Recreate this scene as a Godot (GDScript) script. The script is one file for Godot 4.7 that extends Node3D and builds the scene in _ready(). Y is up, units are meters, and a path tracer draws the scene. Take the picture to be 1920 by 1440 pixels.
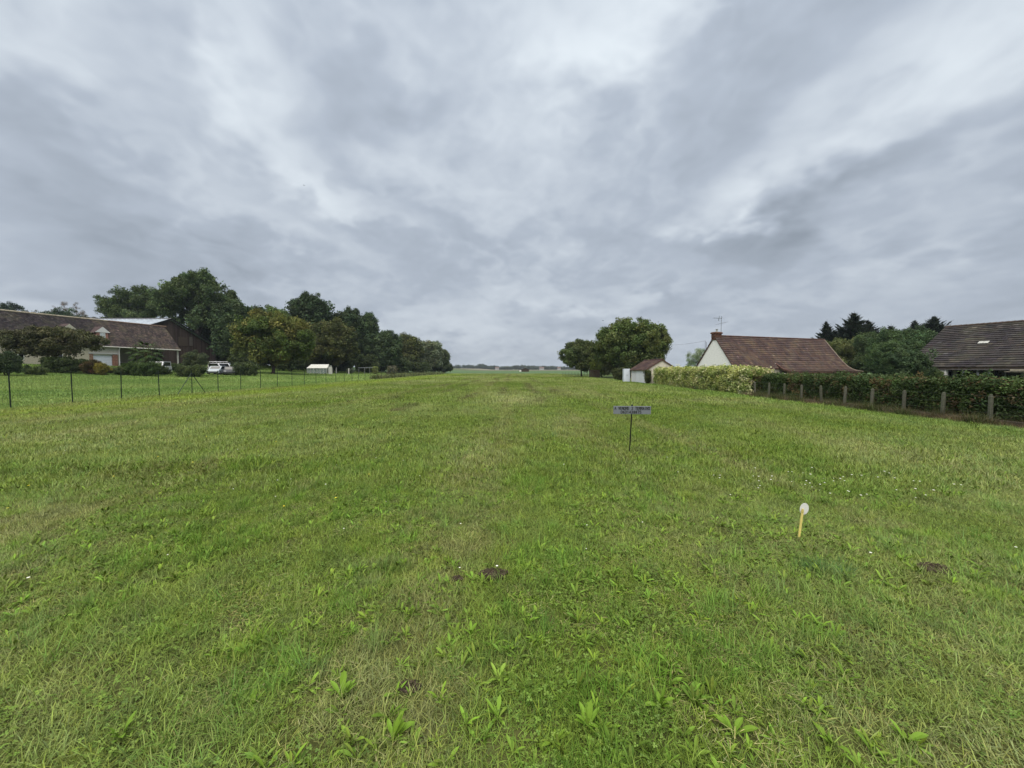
extends Node3D
# Mown field between gardens under an overcast sky. X to the right, y up, -z away from the camera; metres.

const EXPOSURE := 3.2
const EYE := 1.65

var rng := RandomNumberGenerator.new()
var n_lo := FastNoiseLite.new()
var n_mid := FastNoiseLite.new()
var n_hi := FastNoiseLite.new()
var used := {}
var M := {}


class MB:
	# collects flat-shaded or smooth faces (given counter-clockwise from outside) into one mesh
	var v := PackedVector3Array()
	var n := PackedVector3Array()
	var c := PackedColorArray()

	func tri(a: Vector3, b: Vector3, d: Vector3, col: Color) -> void:
		var m := (b - a).cross(d - a).normalized()
		v.append(a); v.append(d); v.append(b)
		for k in 3:
			n.append(m)
			c.append(col)

	func quad(a: Vector3, b: Vector3, d: Vector3, e: Vector3, col: Color) -> void:
		tri(a, b, d, col)
		tri(a, d, e, col)

	func tri_n(a: Vector3, b: Vector3, d: Vector3, na: Vector3, nb: Vector3, nd: Vector3, col: Color) -> void:
		v.append(a); v.append(d); v.append(b)
		n.append(na); n.append(nd); n.append(nb)
		for k in 3:
			c.append(col)

	func box(at: Vector3, size: Vector3, col: Color, bas := Basis.IDENTITY, ch := 0.0) -> void:
		var h := size / 2.0
		ch = minf(ch, minf(h.x, minf(h.y, h.z)) * 0.45)
		for ax in 3:
			var u := (ax + 1) % 3
			var w := (ax + 2) % 3
			for s in [-1.0, 1.0]:
				var p: Array[Vector3] = []
				for k in [[-1, -1], [1, -1], [1, 1], [-1, 1]]:
					var q := Vector3.ZERO
					q[ax] = s * h[ax]
					q[u] = k[0] * (h[u] - ch)
					q[w] = k[1] * (h[w] - ch)
					p.append(at + bas * q)
				if s > 0:
					quad(p[0], p[1], p[2], p[3], col)
				else:
					quad(p[3], p[2], p[1], p[0], col)
		if ch <= 0.0:
			return
		for ax in 3:
			var u := (ax + 1) % 3
			var w := (ax + 2) % 3
			for su in [-1.0, 1.0]:
				for sw in [-1.0, 1.0]:
					var p: Array[Vector3] = []
					for k in [[-1, 0], [1, 0], [1, 1], [-1, 1]]:
						var q := Vector3.ZERO
						q[ax] = k[0] * (h[ax] - ch)
						q[u] = su * (h[u] - (ch if k[1] == 1 else 0.0))
						q[w] = sw * (h[w] - (0.0 if k[1] == 1 else ch))
						p.append(at + bas * q)
					if su * sw < 0:
						quad(p[0], p[1], p[2], p[3], col)
					else:
						quad(p[3], p[2], p[1], p[0], col)
		for sx in [-1.0, 1.0]:
			for sy in [-1.0, 1.0]:
				for sz in [-1.0, 1.0]:
					var s := Vector3(sx, sy, sz)
					var a := at + bas * (s * Vector3(h.x, h.y - ch, h.z - ch))
					var b := at + bas * (s * Vector3(h.x - ch, h.y, h.z - ch))
					var d := at + bas * (s * Vector3(h.x - ch, h.y - ch, h.z))
					if sx * sy * sz > 0:
						tri(a, b, d, col)
					else:
						tri(a, d, b, col)

	func tube(pts: Array, rad: Array, sides: int, col: Color, capped := true) -> void:
		var rings: Array = []
		var side := Vector3.ZERO
		for i in pts.size():
			var fwd: Vector3 = (pts[mini(i + 1, pts.size() - 1)] - pts[maxi(i - 1, 0)]).normalized()
			if side == Vector3.ZERO:
				side = fwd.cross(Vector3.UP if absf(fwd.y) < 0.9 else Vector3.RIGHT).normalized()
			side = (side - fwd * side.dot(fwd)).normalized()
			var up := side.cross(fwd)
			var ring: Array = []
			for k in sides:
				var a := TAU * k / sides
				ring.append(side * cos(a) + up * sin(a))
			rings.append(ring)
		for i in pts.size() - 1:
			for k in sides:
				var k2 := (k + 1) % sides
				var n0: Vector3 = rings[i][k]
				var n1: Vector3 = rings[i][k2]
				var n2: Vector3 = rings[i + 1][k2]
				var n3: Vector3 = rings[i + 1][k]
				var a: Vector3 = pts[i] + n0 * rad[i]
				var b: Vector3 = pts[i] + n1 * rad[i]
				var d: Vector3 = pts[i + 1] + n2 * rad[i + 1]
				var e: Vector3 = pts[i + 1] + n3 * rad[i + 1]
				tri_n(a, e, d, n0, n3, n2, col)
				tri_n(a, d, b, n0, n2, n1, col)
		if capped:
			for i in [0, pts.size() - 1]:
				for k in range(1, sides - 1):
					var a: Vector3 = pts[i] + rings[i][0] * rad[i]
					var b: Vector3 = pts[i] + rings[i][k] * rad[i]
					var d: Vector3 = pts[i] + rings[i][k + 1] * rad[i]
					if i == 0:
						tri(a, b, d, col)
					else:
						tri(a, d, b, col)

	func prism(poly: PackedVector2Array, z0: float, z1: float, col: Color, bas := Basis.IDENTITY, at := Vector3.ZERO) -> void:
		# polygon in x,y (counter-clockwise), swept along z
		var idx := Geometry2D.triangulate_polygon(poly)
		for i in range(0, idx.size(), 3):
			var p: Array[Vector2] = [poly[idx[i]], poly[idx[i + 1]], poly[idx[i + 2]]]
			if (p[1] - p[0]).cross(p[2] - p[0]) < 0:
				p = [p[0], p[2], p[1]]
			tri(at + bas * Vector3(p[0].x, p[0].y, z1), at + bas * Vector3(p[1].x, p[1].y, z1), at + bas * Vector3(p[2].x, p[2].y, z1), col)
			tri(at + bas * Vector3(p[0].x, p[0].y, z0), at + bas * Vector3(p[2].x, p[2].y, z0), at + bas * Vector3(p[1].x, p[1].y, z0), col)
		for i in poly.size():
			var a := poly[i]
			var b := poly[(i + 1) % poly.size()]
			quad(at + bas * Vector3(a.x, a.y, z0), at + bas * Vector3(b.x, b.y, z0), at + bas * Vector3(b.x, b.y, z1), at + bas * Vector3(a.x, a.y, z1), col)

	func mesh(mat: Material) -> ArrayMesh:
		var arr := []
		arr.resize(Mesh.ARRAY_MAX)
		arr[Mesh.ARRAY_VERTEX] = v
		arr[Mesh.ARRAY_NORMAL] = n
		arr[Mesh.ARRAY_COLOR] = c
		var m := ArrayMesh.new()
		m.add_surface_from_arrays(Mesh.PRIMITIVE_TRIANGLES, arr)
		m.surface_set_material(0, mat)
		return m


# ---------------------------------------------------------------- naming
func numbered(called: String) -> String:
	used[called] = used.get(called, 0) + 1
	return called if used[called] == 1 else "%s_%03d" % [called, used[called] - 1]


func tag(o: Node, label := "", category := "", group := "", kind := "") -> void:
	for kv in [["label", label], ["category", category], ["group", group], ["kind", kind]]:
		if kv[1] != "":
			o.set_meta(kv[0], kv[1])


func thing(called: String, at: Vector3, turn: float, label: String, category: String, group := "") -> Node3D:
	var o := Node3D.new()
	o.name = numbered(called)
	o.position = at
	o.rotation.y = turn
	add_child(o, true)
	tag(o, label, category, group)
	return o


func part(called: String, m: Mesh, parent: Node = self) -> MeshInstance3D:
	var o := MeshInstance3D.new()
	o.mesh = m
	o.name = numbered(called) if parent == self else called
	parent.add_child(o, true)
	return o


func many(called: String, m: Mesh, where: Array, tint: Array, parent: Node = self) -> MultiMeshInstance3D:
	var mm := MultiMesh.new()
	mm.transform_format = MultiMesh.TRANSFORM_3D
	mm.use_colors = true
	mm.mesh = m
	mm.instance_count = where.size()
	for i in where.size():
		mm.set_instance_transform(i, where[i])
		mm.set_instance_color(i, tint[i])
	var o := MultiMeshInstance3D.new()
	o.multimesh = mm
	o.name = numbered(called) if parent == self else called
	parent.add_child(o, true)
	o.set_meta("kind", "stuff")
	return o


# ---------------------------------------------------------------- materials
func grain_image(size: int, seed_: int, freq: float, lo: float, hi: float, oct := 4) -> ImageTexture:
	var nz := FastNoiseLite.new()
	nz.seed = seed_
	nz.noise_type = FastNoiseLite.TYPE_SIMPLEX_SMOOTH
	nz.frequency = freq
	nz.fractal_octaves = oct
	var src := nz.get_seamless_image(size, size)
	var im := Image.create(size, size, false, Image.FORMAT_RGB8)
	for y in size:
		for x in size:
			var k := lerpf(lo, hi, src.get_pixel(x, y).r)
			im.set_pixel(x, y, Color(k, k, k).linear_to_srgb())
	return ImageTexture.create_from_image(im)


func mat(rough: float, grain: Texture2D = null, scale_ := 1.0, spec := 0.4) -> StandardMaterial3D:
	var m := StandardMaterial3D.new()
	m.vertex_color_use_as_albedo = true
	m.roughness = rough
	m.metallic_specular = spec
	m.cull_mode = BaseMaterial3D.CULL_DISABLED
	if grain:
		m.albedo_texture = grain
		m.uv1_triplanar = true
		m.uv1_scale = Vector3.ONE * scale_
	return m


func leaf_mat(rough: float, back: float) -> StandardMaterial3D:
	var m := mat(rough, null, 1.0, 0.25)
	m.backlight_enabled = true
	m.backlight = Color(back, back, back * 0.7)
	return m


func make_materials() -> void:
	var g1 := grain_image(256, 11, 0.03, 0.62, 1.3)
	var g2 := grain_image(256, 23, 0.012, 0.55, 1.4, 5)
	var g3 := grain_image(256, 37, 0.05, 0.8, 1.15, 3)
	M.grass = leaf_mat(0.75, 0.55)
	M.leaf = leaf_mat(0.55, 0.45)
	M.crown = leaf_mat(0.7, 0.3)
	M.soil = mat(0.95, g2, 0.6, 0.2)
	M.bark = mat(0.9, g1, 0.7, 0.2)
	M.wood = mat(0.85, g1, 0.5, 0.25)
	M.render = mat(0.9, g3, 0.35, 0.25)
	M.tile = mat(0.85, g2, 0.35, 0.3)
	M.brick = mat(0.9, g1, 0.8, 0.25)
	M.concrete = mat(0.9, g1, 2.0, 0.25)
	M.paint = mat(0.45, g3, 0.6, 0.5)
	M.metal = mat(0.4, g3, 1.5, 0.5)
	M.metal.metallic = 0.5
	M.sheet = mat(0.5, g2, 0.12, 0.5)
	M.sheet.metallic = 0.2
	M.plastic = mat(0.4, g3, 8.0, 0.5)
	M.ink = mat(0.6)
	M.rubber = mat(0.8)
	M.petal = leaf_mat(0.7, 0.3)
	var gl := StandardMaterial3D.new()
	gl.albedo_color = Color(0.03, 0.035, 0.04)
	gl.roughness = 0.08
	gl.metallic_specular = 0.6
	M.glass = gl
	var pane := StandardMaterial3D.new()
	pane.albedo_color = Color(0.75, 0.8, 0.8, 0.35)
	pane.transparency = BaseMaterial3D.TRANSPARENCY_ALPHA
	pane.roughness = 0.1
	pane.cull_mode = BaseMaterial3D.CULL_DISABLED
	M.pane = pane


# ---------------------------------------------------------------- sky
func make_sky() -> Sky:
	var w := 2048
	var h := 1024
	var im := Image.create(w, h, false, Image.FORMAT_RGBF)
	var a := FastNoiseLite.new()
	a.seed = 5; a.frequency = 0.9; a.fractal_octaves = 5; a.fractal_gain = 0.52
	var b := FastNoiseLite.new()
	b.seed = 71; b.frequency = 2.4; b.fractal_octaves = 5; b.fractal_gain = 0.55
	var f := FastNoiseLite.new()
	f.seed = 19; f.frequency = 7.0; f.fractal_octaves = 4
	var g := FastNoiseLite.new()
	g.seed = 41; g.frequency = 2.6; g.fractal_octaves = 4; g.fractal_gain = 0.55
	# clouds that stand out: azimuth, elevation, half-length, half-height (degrees), tilt, brightness
	var clouds := [
		[20.5, 43, 9, 4.5, 20, 0.42], [14, 36, 8, 4, -35, 0.2], [3, 41, 6, 3, -50, 0.16], [-33, 32, 6, 2.0, -30, 0.2], [-29, 26, 6, 2.0, -32, 0.24], [-21.5, 22.5, 6, 1.6, -22, 0.24], [-34, 20, 6, 1.8, -20, 0.2],
		[-27, 17, 5, 1.6, -14, 0.12], [33, 23, 7, 2.6, 26, 0.34], [42, 26, 10, 2.8, 30, 0.26], [51, 30, 9, 3.5, 34, 0.24], [28, 12.5, 4, 2.2, 10, 0.26], [19, 11.5, 3, 2.0, 60, 0.18], [9, 11, 9, 1.4, 0, 0.22], [2, 5, 26, 3.0, 0, 0.16],
		[49, 12.5, 5, 1.0, 4, 0.2], [-36, 35, 6, 2.6, -20, 0.14], [-49, 27, 7, 3, -35, 0.1],
		[-50, 17, 17, 5, -32, -0.26], [-45, 10, 12, 3.5, -16, -0.14], [34, 15.5, 6.5, 3.6, 8, -0.5], [39.5, 18.5, 5, 1.8, 38, -0.34], [-15, 20, 10, 4.5, -38, -0.16], [-9, 13, 8, 3.5, -10, -0.14],
		[29, 36, 11, 4.5, 22, -0.2], [43, 34, 9, 4, 35, -0.16], [-21, 35, 8, 6, -40, -0.14], [52, 8, 8, 3.5, 0, -0.14], [23, 26, 8, 4, 15, -0.12], [16, 12, 4, 2.5, 30, -0.1], [12, 6.5, 10, 2.2, 0, -0.1], [-20, 6, 14, 2.0, -4, -0.06],
	]
	var deep := Vector3(0.27, 0.315, 0.375)
	var midc := Vector3(0.46, 0.522, 0.61)
	var high := Vector3(0.80, 0.87, 0.93)
	var hor := Vector3(0.56, 0.60, 0.635)
	var below := Color(0.1, 0.11, 0.08)
	for y in h:
		var el := PI * (0.5 - (y + 0.5) / h)
		if el < -0.02:
			for x in w:
				im.set_pixel(x, y, below)
			continue
		var se := maxf(sin(el), 0.0)
		var ce := cos(el)
		var dist := 1.0 / (se + 0.24)
		var eld := rad_to_deg(el)
		for x in w:
			var az := wrapf(TAU * (x + 0.5) / w, -PI, PI)
			var q := Vector2(sin(az), -cos(az)) * ce * dist
			var wx := b.get_noise_2d(q.x * 0.5 + 7.0, q.y * 0.5)
			var wy := b.get_noise_2d(q.x * 0.5 - 31.0, q.y * 0.5 + 4.0)
			var big := a.get_noise_2d(q.x * 0.72 + 0.5 * wx, q.y * 0.52 + 0.45 * wy)
			var fine := b.get_noise_2d(q.x * 0.75 + 0.35 * wy, q.y * 0.75 + 0.35 * wx + 11.0)
			var puff := 1.0 - 2.0 * absf(g.get_noise_3d(sin(az) * ce + 0.12 * wx, se * 1.7 + 0.12 * wy, cos(az) * ce))
			puff += 0.5 * g.get_noise_3d(sin(az) * ce * 0.8 + 3.0, se * 1.5, cos(az) * ce * 0.8)
			var tiny := f.get_noise_3d(sin(az) * ce * 1.4, se * 2.6, cos(az) * ce * 1.4)
			var t := 0.47 + 0.22 * big + 0.13 * fine + 0.15 * (puff - 0.5) + 0.07 * tiny + 0.11 * se + 0.07 * exp(-pow((eld - 8.0) / 5.0, 2))
			var azd := rad_to_deg(az) + 7.0 * wx + 2.5 * fine
			var eww := eld + 4.0 * wy + 2.0 * fine + 1.5 * tiny + 1.6 * (puff - 0.5)
			if absf(azd) < 90.0 and eld < 70.0:
				for cl in clouds:
					var dx: float = (azd - cl[0]) * cos(deg_to_rad(cl[1]))
					var dy: float = eww - cl[1]
					if absf(dx) < 26.0 and absf(dy) < 22.0:
						var ct := cos(deg_to_rad(cl[4]))
						var st := sin(deg_to_rad(cl[4]))
						var e: float = pow((dx * ct + dy * st) / cl[2], 2) + pow((-dx * st + dy * ct) / cl[3], 2)
						t += 0.60 * cl[5] * exp(-pow(e, 1.4) * 0.6)
			t = clampf(t, 0.0, 1.1)
			var col := deep.lerp(midc, t * 2.0) if t < 0.5 else midc.lerp(high, (t - 0.5) * 2.0)
			col = col.lerp(hor, 0.6 * exp(-maxf(eld, 0.0) / 3.2))
			col *= (0.9 + 0.22 * se) / EXPOSURE
			im.set_pixel(x, y, Color(col.x, col.y, col.z))
	var p := PanoramaSkyMaterial.new()
	p.panorama = ImageTexture.create_from_image(im)
	var s := Sky.new()
	s.sky_material = p
	return s


# ---------------------------------------------------------------- ground
func edge_x(d: float) -> float:                 # the line of the concrete posts on the right
	return 14.25 + 0.05 * (d - 11.0)


func ground_y(x: float, d: float) -> float:
	var g := 0.0
	if x < -21.0:
		g = 1.95 * pow(minf((-21.0 - x) / 45.0, 1.15), 2.2)
	if d < 130.0 and absf(x) < 90.0:
		g += 0.035 * n_mid.get_noise_2d(x * 0.35, d * 0.35) + 0.02 * n_mid.get_noise_2d(x * 1.3 + 50.0, d * 1.3)
	# an old furrow bank on the left of the field
	if x < -3.0 and x > -9.0 and d > 4.0 and d < 8.5:
		var e := d - 6.0 - 0.12 * (x + 5.8) + 0.25 * n_mid.get_noise_2d(x * 2.0, 3.0)
		g += 0.10 * exp(-pow(e / 0.45, 2)) * smoothstep(-8.5, -7.0, x) * (1.0 - smoothstep(-4.6, -3.4, x))
	return g


func P(x: float, d: float, up := 0.0) -> Vector3:
	return Vector3(x, ground_y(x, d) + up, -d)


func axis_steps(marks: Array) -> PackedFloat32Array:
	# marks: [[from, to, step], ...]
	var out := PackedFloat32Array()
	for m in marks:
		var k: int = maxi(1, roundi((m[1] - m[0]) / m[2]))
		for i in k:
			out.append(lerpf(m[0], m[1], float(i) / k))
	out.append(marks[-1][1])
	return out


func soil_color(x: float, d: float) -> Color:
	var t := 0.5 + 0.9 * n_lo.get_noise_2d(x, d)
	if d < 128.0 and x > -21.0 and x < edge_x(minf(d, 45.0)) + 0.5:
		return Color(0.07, 0.08, 0.026).lerp(Color(0.11, 0.11, 0.04), clampf(t, 0, 1))
	if d < 128.0 and x <= -21.0:
		return Color(0.05, 0.10, 0.022).lerp(Color(0.09, 0.14, 0.03), clampf(t, 0, 1))
	if d < 128.0:
		return Color(0.06, 0.09, 0.025)
	if d < 340.0:
		return Color(0.085, 0.135, 0.06)
	if d < 520.0:
		return Color(0.10, 0.12, 0.06)
	if d < 1000.0:
		return Color(0.18, 0.165, 0.12)
	return Color(0.10, 0.14, 0.07)


func make_ground() -> void:
	var xs := axis_steps([[-2600, -600, 250], [-600, -140, 46], [-140, -40, 4], [-40, -10, 1.0], [-10, 10, 0.25], [10, 40, 1.0], [40, 140, 6], [140, 600, 46], [600, 2600, 250]])
	var ds := axis_steps([[-30, -4, 4], [-4, 0.8, 0.5], [0.8, 10, 0.22], [10, 30, 0.7], [30, 128, 3.5], [128, 128.4, 0.4], [128.4, 340, 30], [340, 344, 4], [344, 520, 40], [520, 526, 6], [526, 1000, 80], [1000, 1010, 10], [1010, 2600, 200]])
	var v := PackedVector3Array()
	var nn := PackedVector3Array()
	var cc := PackedColorArray()
	var idx := PackedInt32Array()
	for d in ds:
		for x in xs:
			v.append(P(x, d))
			var e := 0.2 if d < 30 else 2.0
			nn.append(Vector3(ground_y(x - e, d) - ground_y(x + e, d), 2.0 * e, -(ground_y(x, d - e) - ground_y(x, d + e))).normalized())
			cc.append(soil_color(x, d))
	var nx := xs.size()
	for j in ds.size() - 1:
		for i in nx - 1:
			var a := j * nx + i
			for k in [a, a + nx, a + 1, a + 1, a + nx, a + nx + 1]:
				idx.append(k)
	var arr := []
	arr.resize(Mesh.ARRAY_MAX)
	arr[Mesh.ARRAY_VERTEX] = v
	arr[Mesh.ARRAY_NORMAL] = nn
	arr[Mesh.ARRAY_COLOR] = cc
	arr[Mesh.ARRAY_INDEX] = idx
	var m := ArrayMesh.new()
	m.add_surface_from_arrays(Mesh.PRIMITIVE_TRIANGLES, arr)
	m.surface_set_material(0, M.soil)
	tag(part("ground", m), "", "", "", "structure")


# ---------------------------------------------------------------- grass
func blade(b: MB, at: Vector3, dir: Vector3, length: float, width: float, droop: float, col: Color, seg := 2) -> void:
	var side := Vector3(dir.z, 0, -dir.x)
	if side.length() < 0.05:
		side = Vector3(rng.randf() - 0.5, 0, rng.randf() - 0.5)
	side = side.normalized() * width * 0.5
	var p := at
	var d := dir.normalized()
	var l := p - side
	var r := p + side
	for i in seg:
		d = (d + Vector3(0, -droop, 0) + Vector3(dir.x, 0, dir.z) * droop * 0.4).normalized()
		p += d * length / (seg + 1)
		var k := 1.0 - 0.25 * (i + 1)
		b.quad(l, r, p + side * k, p - side * k, col)
		l = p - side * k
		r = p + side * k
	d = (d + Vector3(0, -droop, 0)).normalized()
	b.tri(l, r, p + d * length / (seg + 1), col)


func shade_var(spread: float, straw: float) -> Color:
	var k := 1.0 + rng.randf_range(-spread, spread) * 1.25
	var c := Color(k, k * rng.randf_range(0.92, 1.08), k * rng.randf_range(0.8, 1.2))
	if rng.randf() < straw:
		c = Color(1.9 * k, 1.35 * k, 2.6 * k)
	return c


func tuft(count: int, radius: float, lo: float, hi: float, width: float, lean: float, straw: float, seg := 2) -> ArrayMesh:
	var b := MB.new()
	for i in count:
		var a := rng.randf() * TAU
		var r := radius * sqrt(rng.randf())
		var la := rng.randf() * TAU
		var ln := lean * rng.randf_range(0.2, 1.3)
		var dir := Vector3(cos(la) * ln, 1.0, sin(la) * ln).normalized()
		blade(b, Vector3(cos(a) * r, -0.005, sin(a) * r), dir, rng.randf_range(lo, hi), width * rng.randf_range(0.6, 1.3), rng.randf_range(0.05, 0.45), shade_var(0.3, straw), seg)
	return b.mesh(M.grass)


func broad_leaf(b: MB, bas: Basis, at: Vector3, length: float, width: float, arch: float, col: Color) -> void:
	# a pointed leaf along +z that arches down, folded at its midrib
	var prof := [0.3, 0.55, 0.85, 1.0, 0.75, 0.0]
	var pc := Vector3.ZERO
	var pl := Vector3(-0.12 * width, 0, 0)
	var pr := Vector3(0.12 * width, 0, 0)
	var ang := 0.0
	var c := Vector3.ZERO
	for i in prof.size():
		ang -= arch / prof.size()
		c += Vector3(0, sin(ang), cos(ang)) * length / prof.size()
		var w: float = prof[i] * width * 0.5
		var lift := Vector3(0, cos(ang), -sin(ang)) * w * 0.35
		var l := c + Vector3(-w, 0, 0) + lift
		var r := c + Vector3(w, 0, 0) + lift
		b.quad(at + bas * pl, at + bas * pc, at + bas * c, at + bas * l, col)
		b.quad(at + bas * pc, at + bas * pr, at + bas * r, at + bas * c, col)
		pc = c
		pl = l
		pr = r


func rosette(count: int, lo: float, hi: float, wide: float, up: float) -> ArrayMesh:
	var b := MB.new()
	for i in count:
		var turn := rng.randf() * TAU
		var tilt := -rng.randf_range(0.15, up)
		var l := rng.randf_range(lo, hi)
		broad_leaf(b, Basis(Vector3.UP, turn) * Basis(Vector3.RIGHT, tilt), Vector3(0, 0.004, 0), l, l * wide * rng.randf_range(0.7, 1.2), rng.randf_range(0.2, 0.9), shade_var(0.25, 0.0) if rng.randf() > 0.08 else Color(1.5, 0.85, 1.6))
	return b.mesh(M.leaf)


func low_leaves(count: int, radius: float, size: float, height: float) -> ArrayMesh:
	var b := MB.new()
	for i in count:
		var a := rng.randf() * TAU
		var r := radius * sqrt(rng.randf())
		var at := Vector3(cos(a) * r, rng.randf_range(0.25, 1.0) * height, sin(a) * r)
		var bas := Basis(Vector3.UP, rng.randf() * TAU) * Basis(Vector3.RIGHT, rng.randf_range(-0.5, 0.5))
		var s := size * rng.randf_range(0.6, 1.3)
		var col := shade_var(0.22, 0.03)
		for k in 3:
			var bb := bas * Basis(Vector3.UP, TAU * k / 3.0)
			b.quad(at, at + bb * Vector3(0.4 * s, 0.1 * s, 0.5 * s), at + bb * Vector3(0, 0, 1.0 * s), at + bb * Vector3(-0.4 * s, 0.1 * s, 0.5 * s), col)
	return b.mesh(M.leaf)


func straw_bits(count: int, radius: float) -> ArrayMesh:
	var b := MB.new()
	for i in count:
		var a := rng.randf() * TAU
		var r := radius * sqrt(rng.randf())
		var la := rng.randf() * TAU
		blade(b, Vector3(cos(a) * r, rng.randf_range(0.004, 0.03), sin(a) * r), Vector3(cos(la), rng.randf_range(-0.05, 0.35), sin(la)), rng.randf_range(0.02, 0.065), rng.randf_range(0.0015, 0.0032), 0.1, shade_var(0.3, 0.0), 1)
	return b.mesh(M.grass)


func field_tint(x: float, d: float) -> Color:
	# colour of the sward itself: lush, yellow-green and dry patches
	var lush := Color(0.085, 0.160, 0.018)
	var fresh := Color(0.20, 0.278, 0.050)
	var olive := Color(0.305, 0.340, 0.138)
	var dry := Color(0.30, 0.265, 0.135)
	if x < -21.3:
		return Color(0.165, 0.265, 0.066).lerp(Color(0.25, 0.335, 0.10), clampf(0.45 + 0.9 * n_lo.get_noise_2d(x * 1.4, d * 1.4), 0, 1))
	var a := n_lo.get_noise_2d(x * 0.9, d * 0.6)
	var b := n_mid.get_noise_2d(x * 0.6 + 90.0, d * 0.35)
	var small := n_hi.get_noise_2d(x * 2.6, d * 2.6)
	var c := fresh.lerp(olive, clampf(0.42 + 0.7 * a + 0.45 * b + 0.6 * small, 0, 1))
	c = c.lerp(lush, clampf(0.18 - 0.45 * a + 0.8 * small - 0.35 * b, 0, 0.6))
	var strip := clampf(1.0 - absf(x + 17.5 + 2.0 * a) / 3.5, 0, 1)        # unmown strip along the wire fence
	c = c.lerp(Color(0.25, 0.345, 0.045), 0.8 * strip)
	var row := n_mid.get_noise_2d(x * 1.8, d * 0.05)                      # old drill rows run down the field
	c = c.lerp(dry, clampf(0.7 * row + 0.5 * n_mid.get_noise_2d(x * 0.25, d * 0.12) + 0.5 * small - 0.1, 0, 0.38))
	if d > 14.0 and absf(x) < 9.0:                                       # worn wheel tracks towards the horizon
		c = c.lerp(Color(0.15, 0.135, 0.07), 0.8 * in_track(x, d))
	var side := clampf(1.0 - absf(x - edge_x(d) + 1.3) / 1.6, 0, 1)
	return c.lerp(Color(0.15, 0.26, 0.045), 0.7 * side)


func in_track(x: float, d: float) -> float:
	var k := 0.0
	if absf(x) < 10.0 and d > 14.0:
		for tx in [-6.6, -4.7, -2.4, -0.6, 1.5, 3.2]:
			var off: float = x - tx - 0.4 * n_mid.get_noise_2d(tx, d * 0.12)
			k = maxf(k, exp(-pow(off / 0.28, 2)) * clampf(0.35 + 1.8 * n_mid.get_noise_2d(tx * 5.0, d * 0.18), 0, 1))
	return k


func vary(c: Color, k: float) -> Color:
	var f := 1.0 + rng.randf_range(-k, k)
	return Color(c.r * f * rng.randf_range(0.9, 1.1), c.g * f, c.b * f * rng.randf_range(0.85, 1.2))


func in_sward(x: float, d: float) -> bool:
	if x > edge_x(d) - 0.48 and d < 42.0:
		return false
	return x < 15.2 and x > -75.0


func spot(x: float, d: float, s: float, sy := 1.0) -> Transform3D:
	return Transform3D(Basis(Vector3.UP, rng.randf() * TAU).scaled(Vector3(s, s * sy, s)), P(x, d))


func scatter(called: String, label: String, meshes: Array, d0: float, d1: float, per_m2: float, size: Vector2, how: Callable) -> void:
	# how(x, d) -> Color with alpha 0 where nothing grows
	var where: Array = []
	var tint: Array = []
	for m in meshes:
		where.append([])
		tint.append([])
	var half := func(d: float) -> float: return minf(1.55 * d + 1.6, 76.0)
	var strips := maxi(1, roundi((d1 - d0) / maxf(0.5, (d1 - d0) / 24.0)))
	for k in strips:
		var a := lerpf(d0, d1, float(k) / strips)
		var b := lerpf(d0, d1, float(k + 1) / strips)
		var w: float = half.call(b)
		var right := minf(w, 15.4)
		var count := int((w + right) * (b - a) * per_m2)
		for i in count:
			var x := rng.randf_range(-w, right)
			var d := rng.randf_range(a, b)
			if not in_sward(x, d):
				continue
			var c: Color = how.call(x, d)
			if c.a < 0.5:
				continue
			var m := rng.randi() % meshes.size()
			where[m].append(spot(x, d, rng.randf_range(size.x, size.y), rng.randf_range(0.75, 1.25)))
			tint[m].append(Color(c.r, c.g, c.b, 1.0))
	for m in meshes.size():
		if where[m].size():
			tag(many(called, meshes[m], where[m], tint[m]), label, "grass")


const BARE := [[-0.15, 2.85, 0.12], [3.43, 2.92, 0.13], [-0.52, 1.82, 0.06], [-0.42, 2.78, 0.045]]


func bare(x: float, d: float, grow := 1.0) -> bool:
	for b in BARE:
		var dx: float = x - b[0]
		var dd: float = (d - b[1]) * 1.5
		if sqrt(dx * dx + dd * dd) < b[2] * grow * (1.0 + 0.5 * n_mid.get_noise_2d(x * 9.0, d * 9.0)):
			return true
	return false


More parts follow.
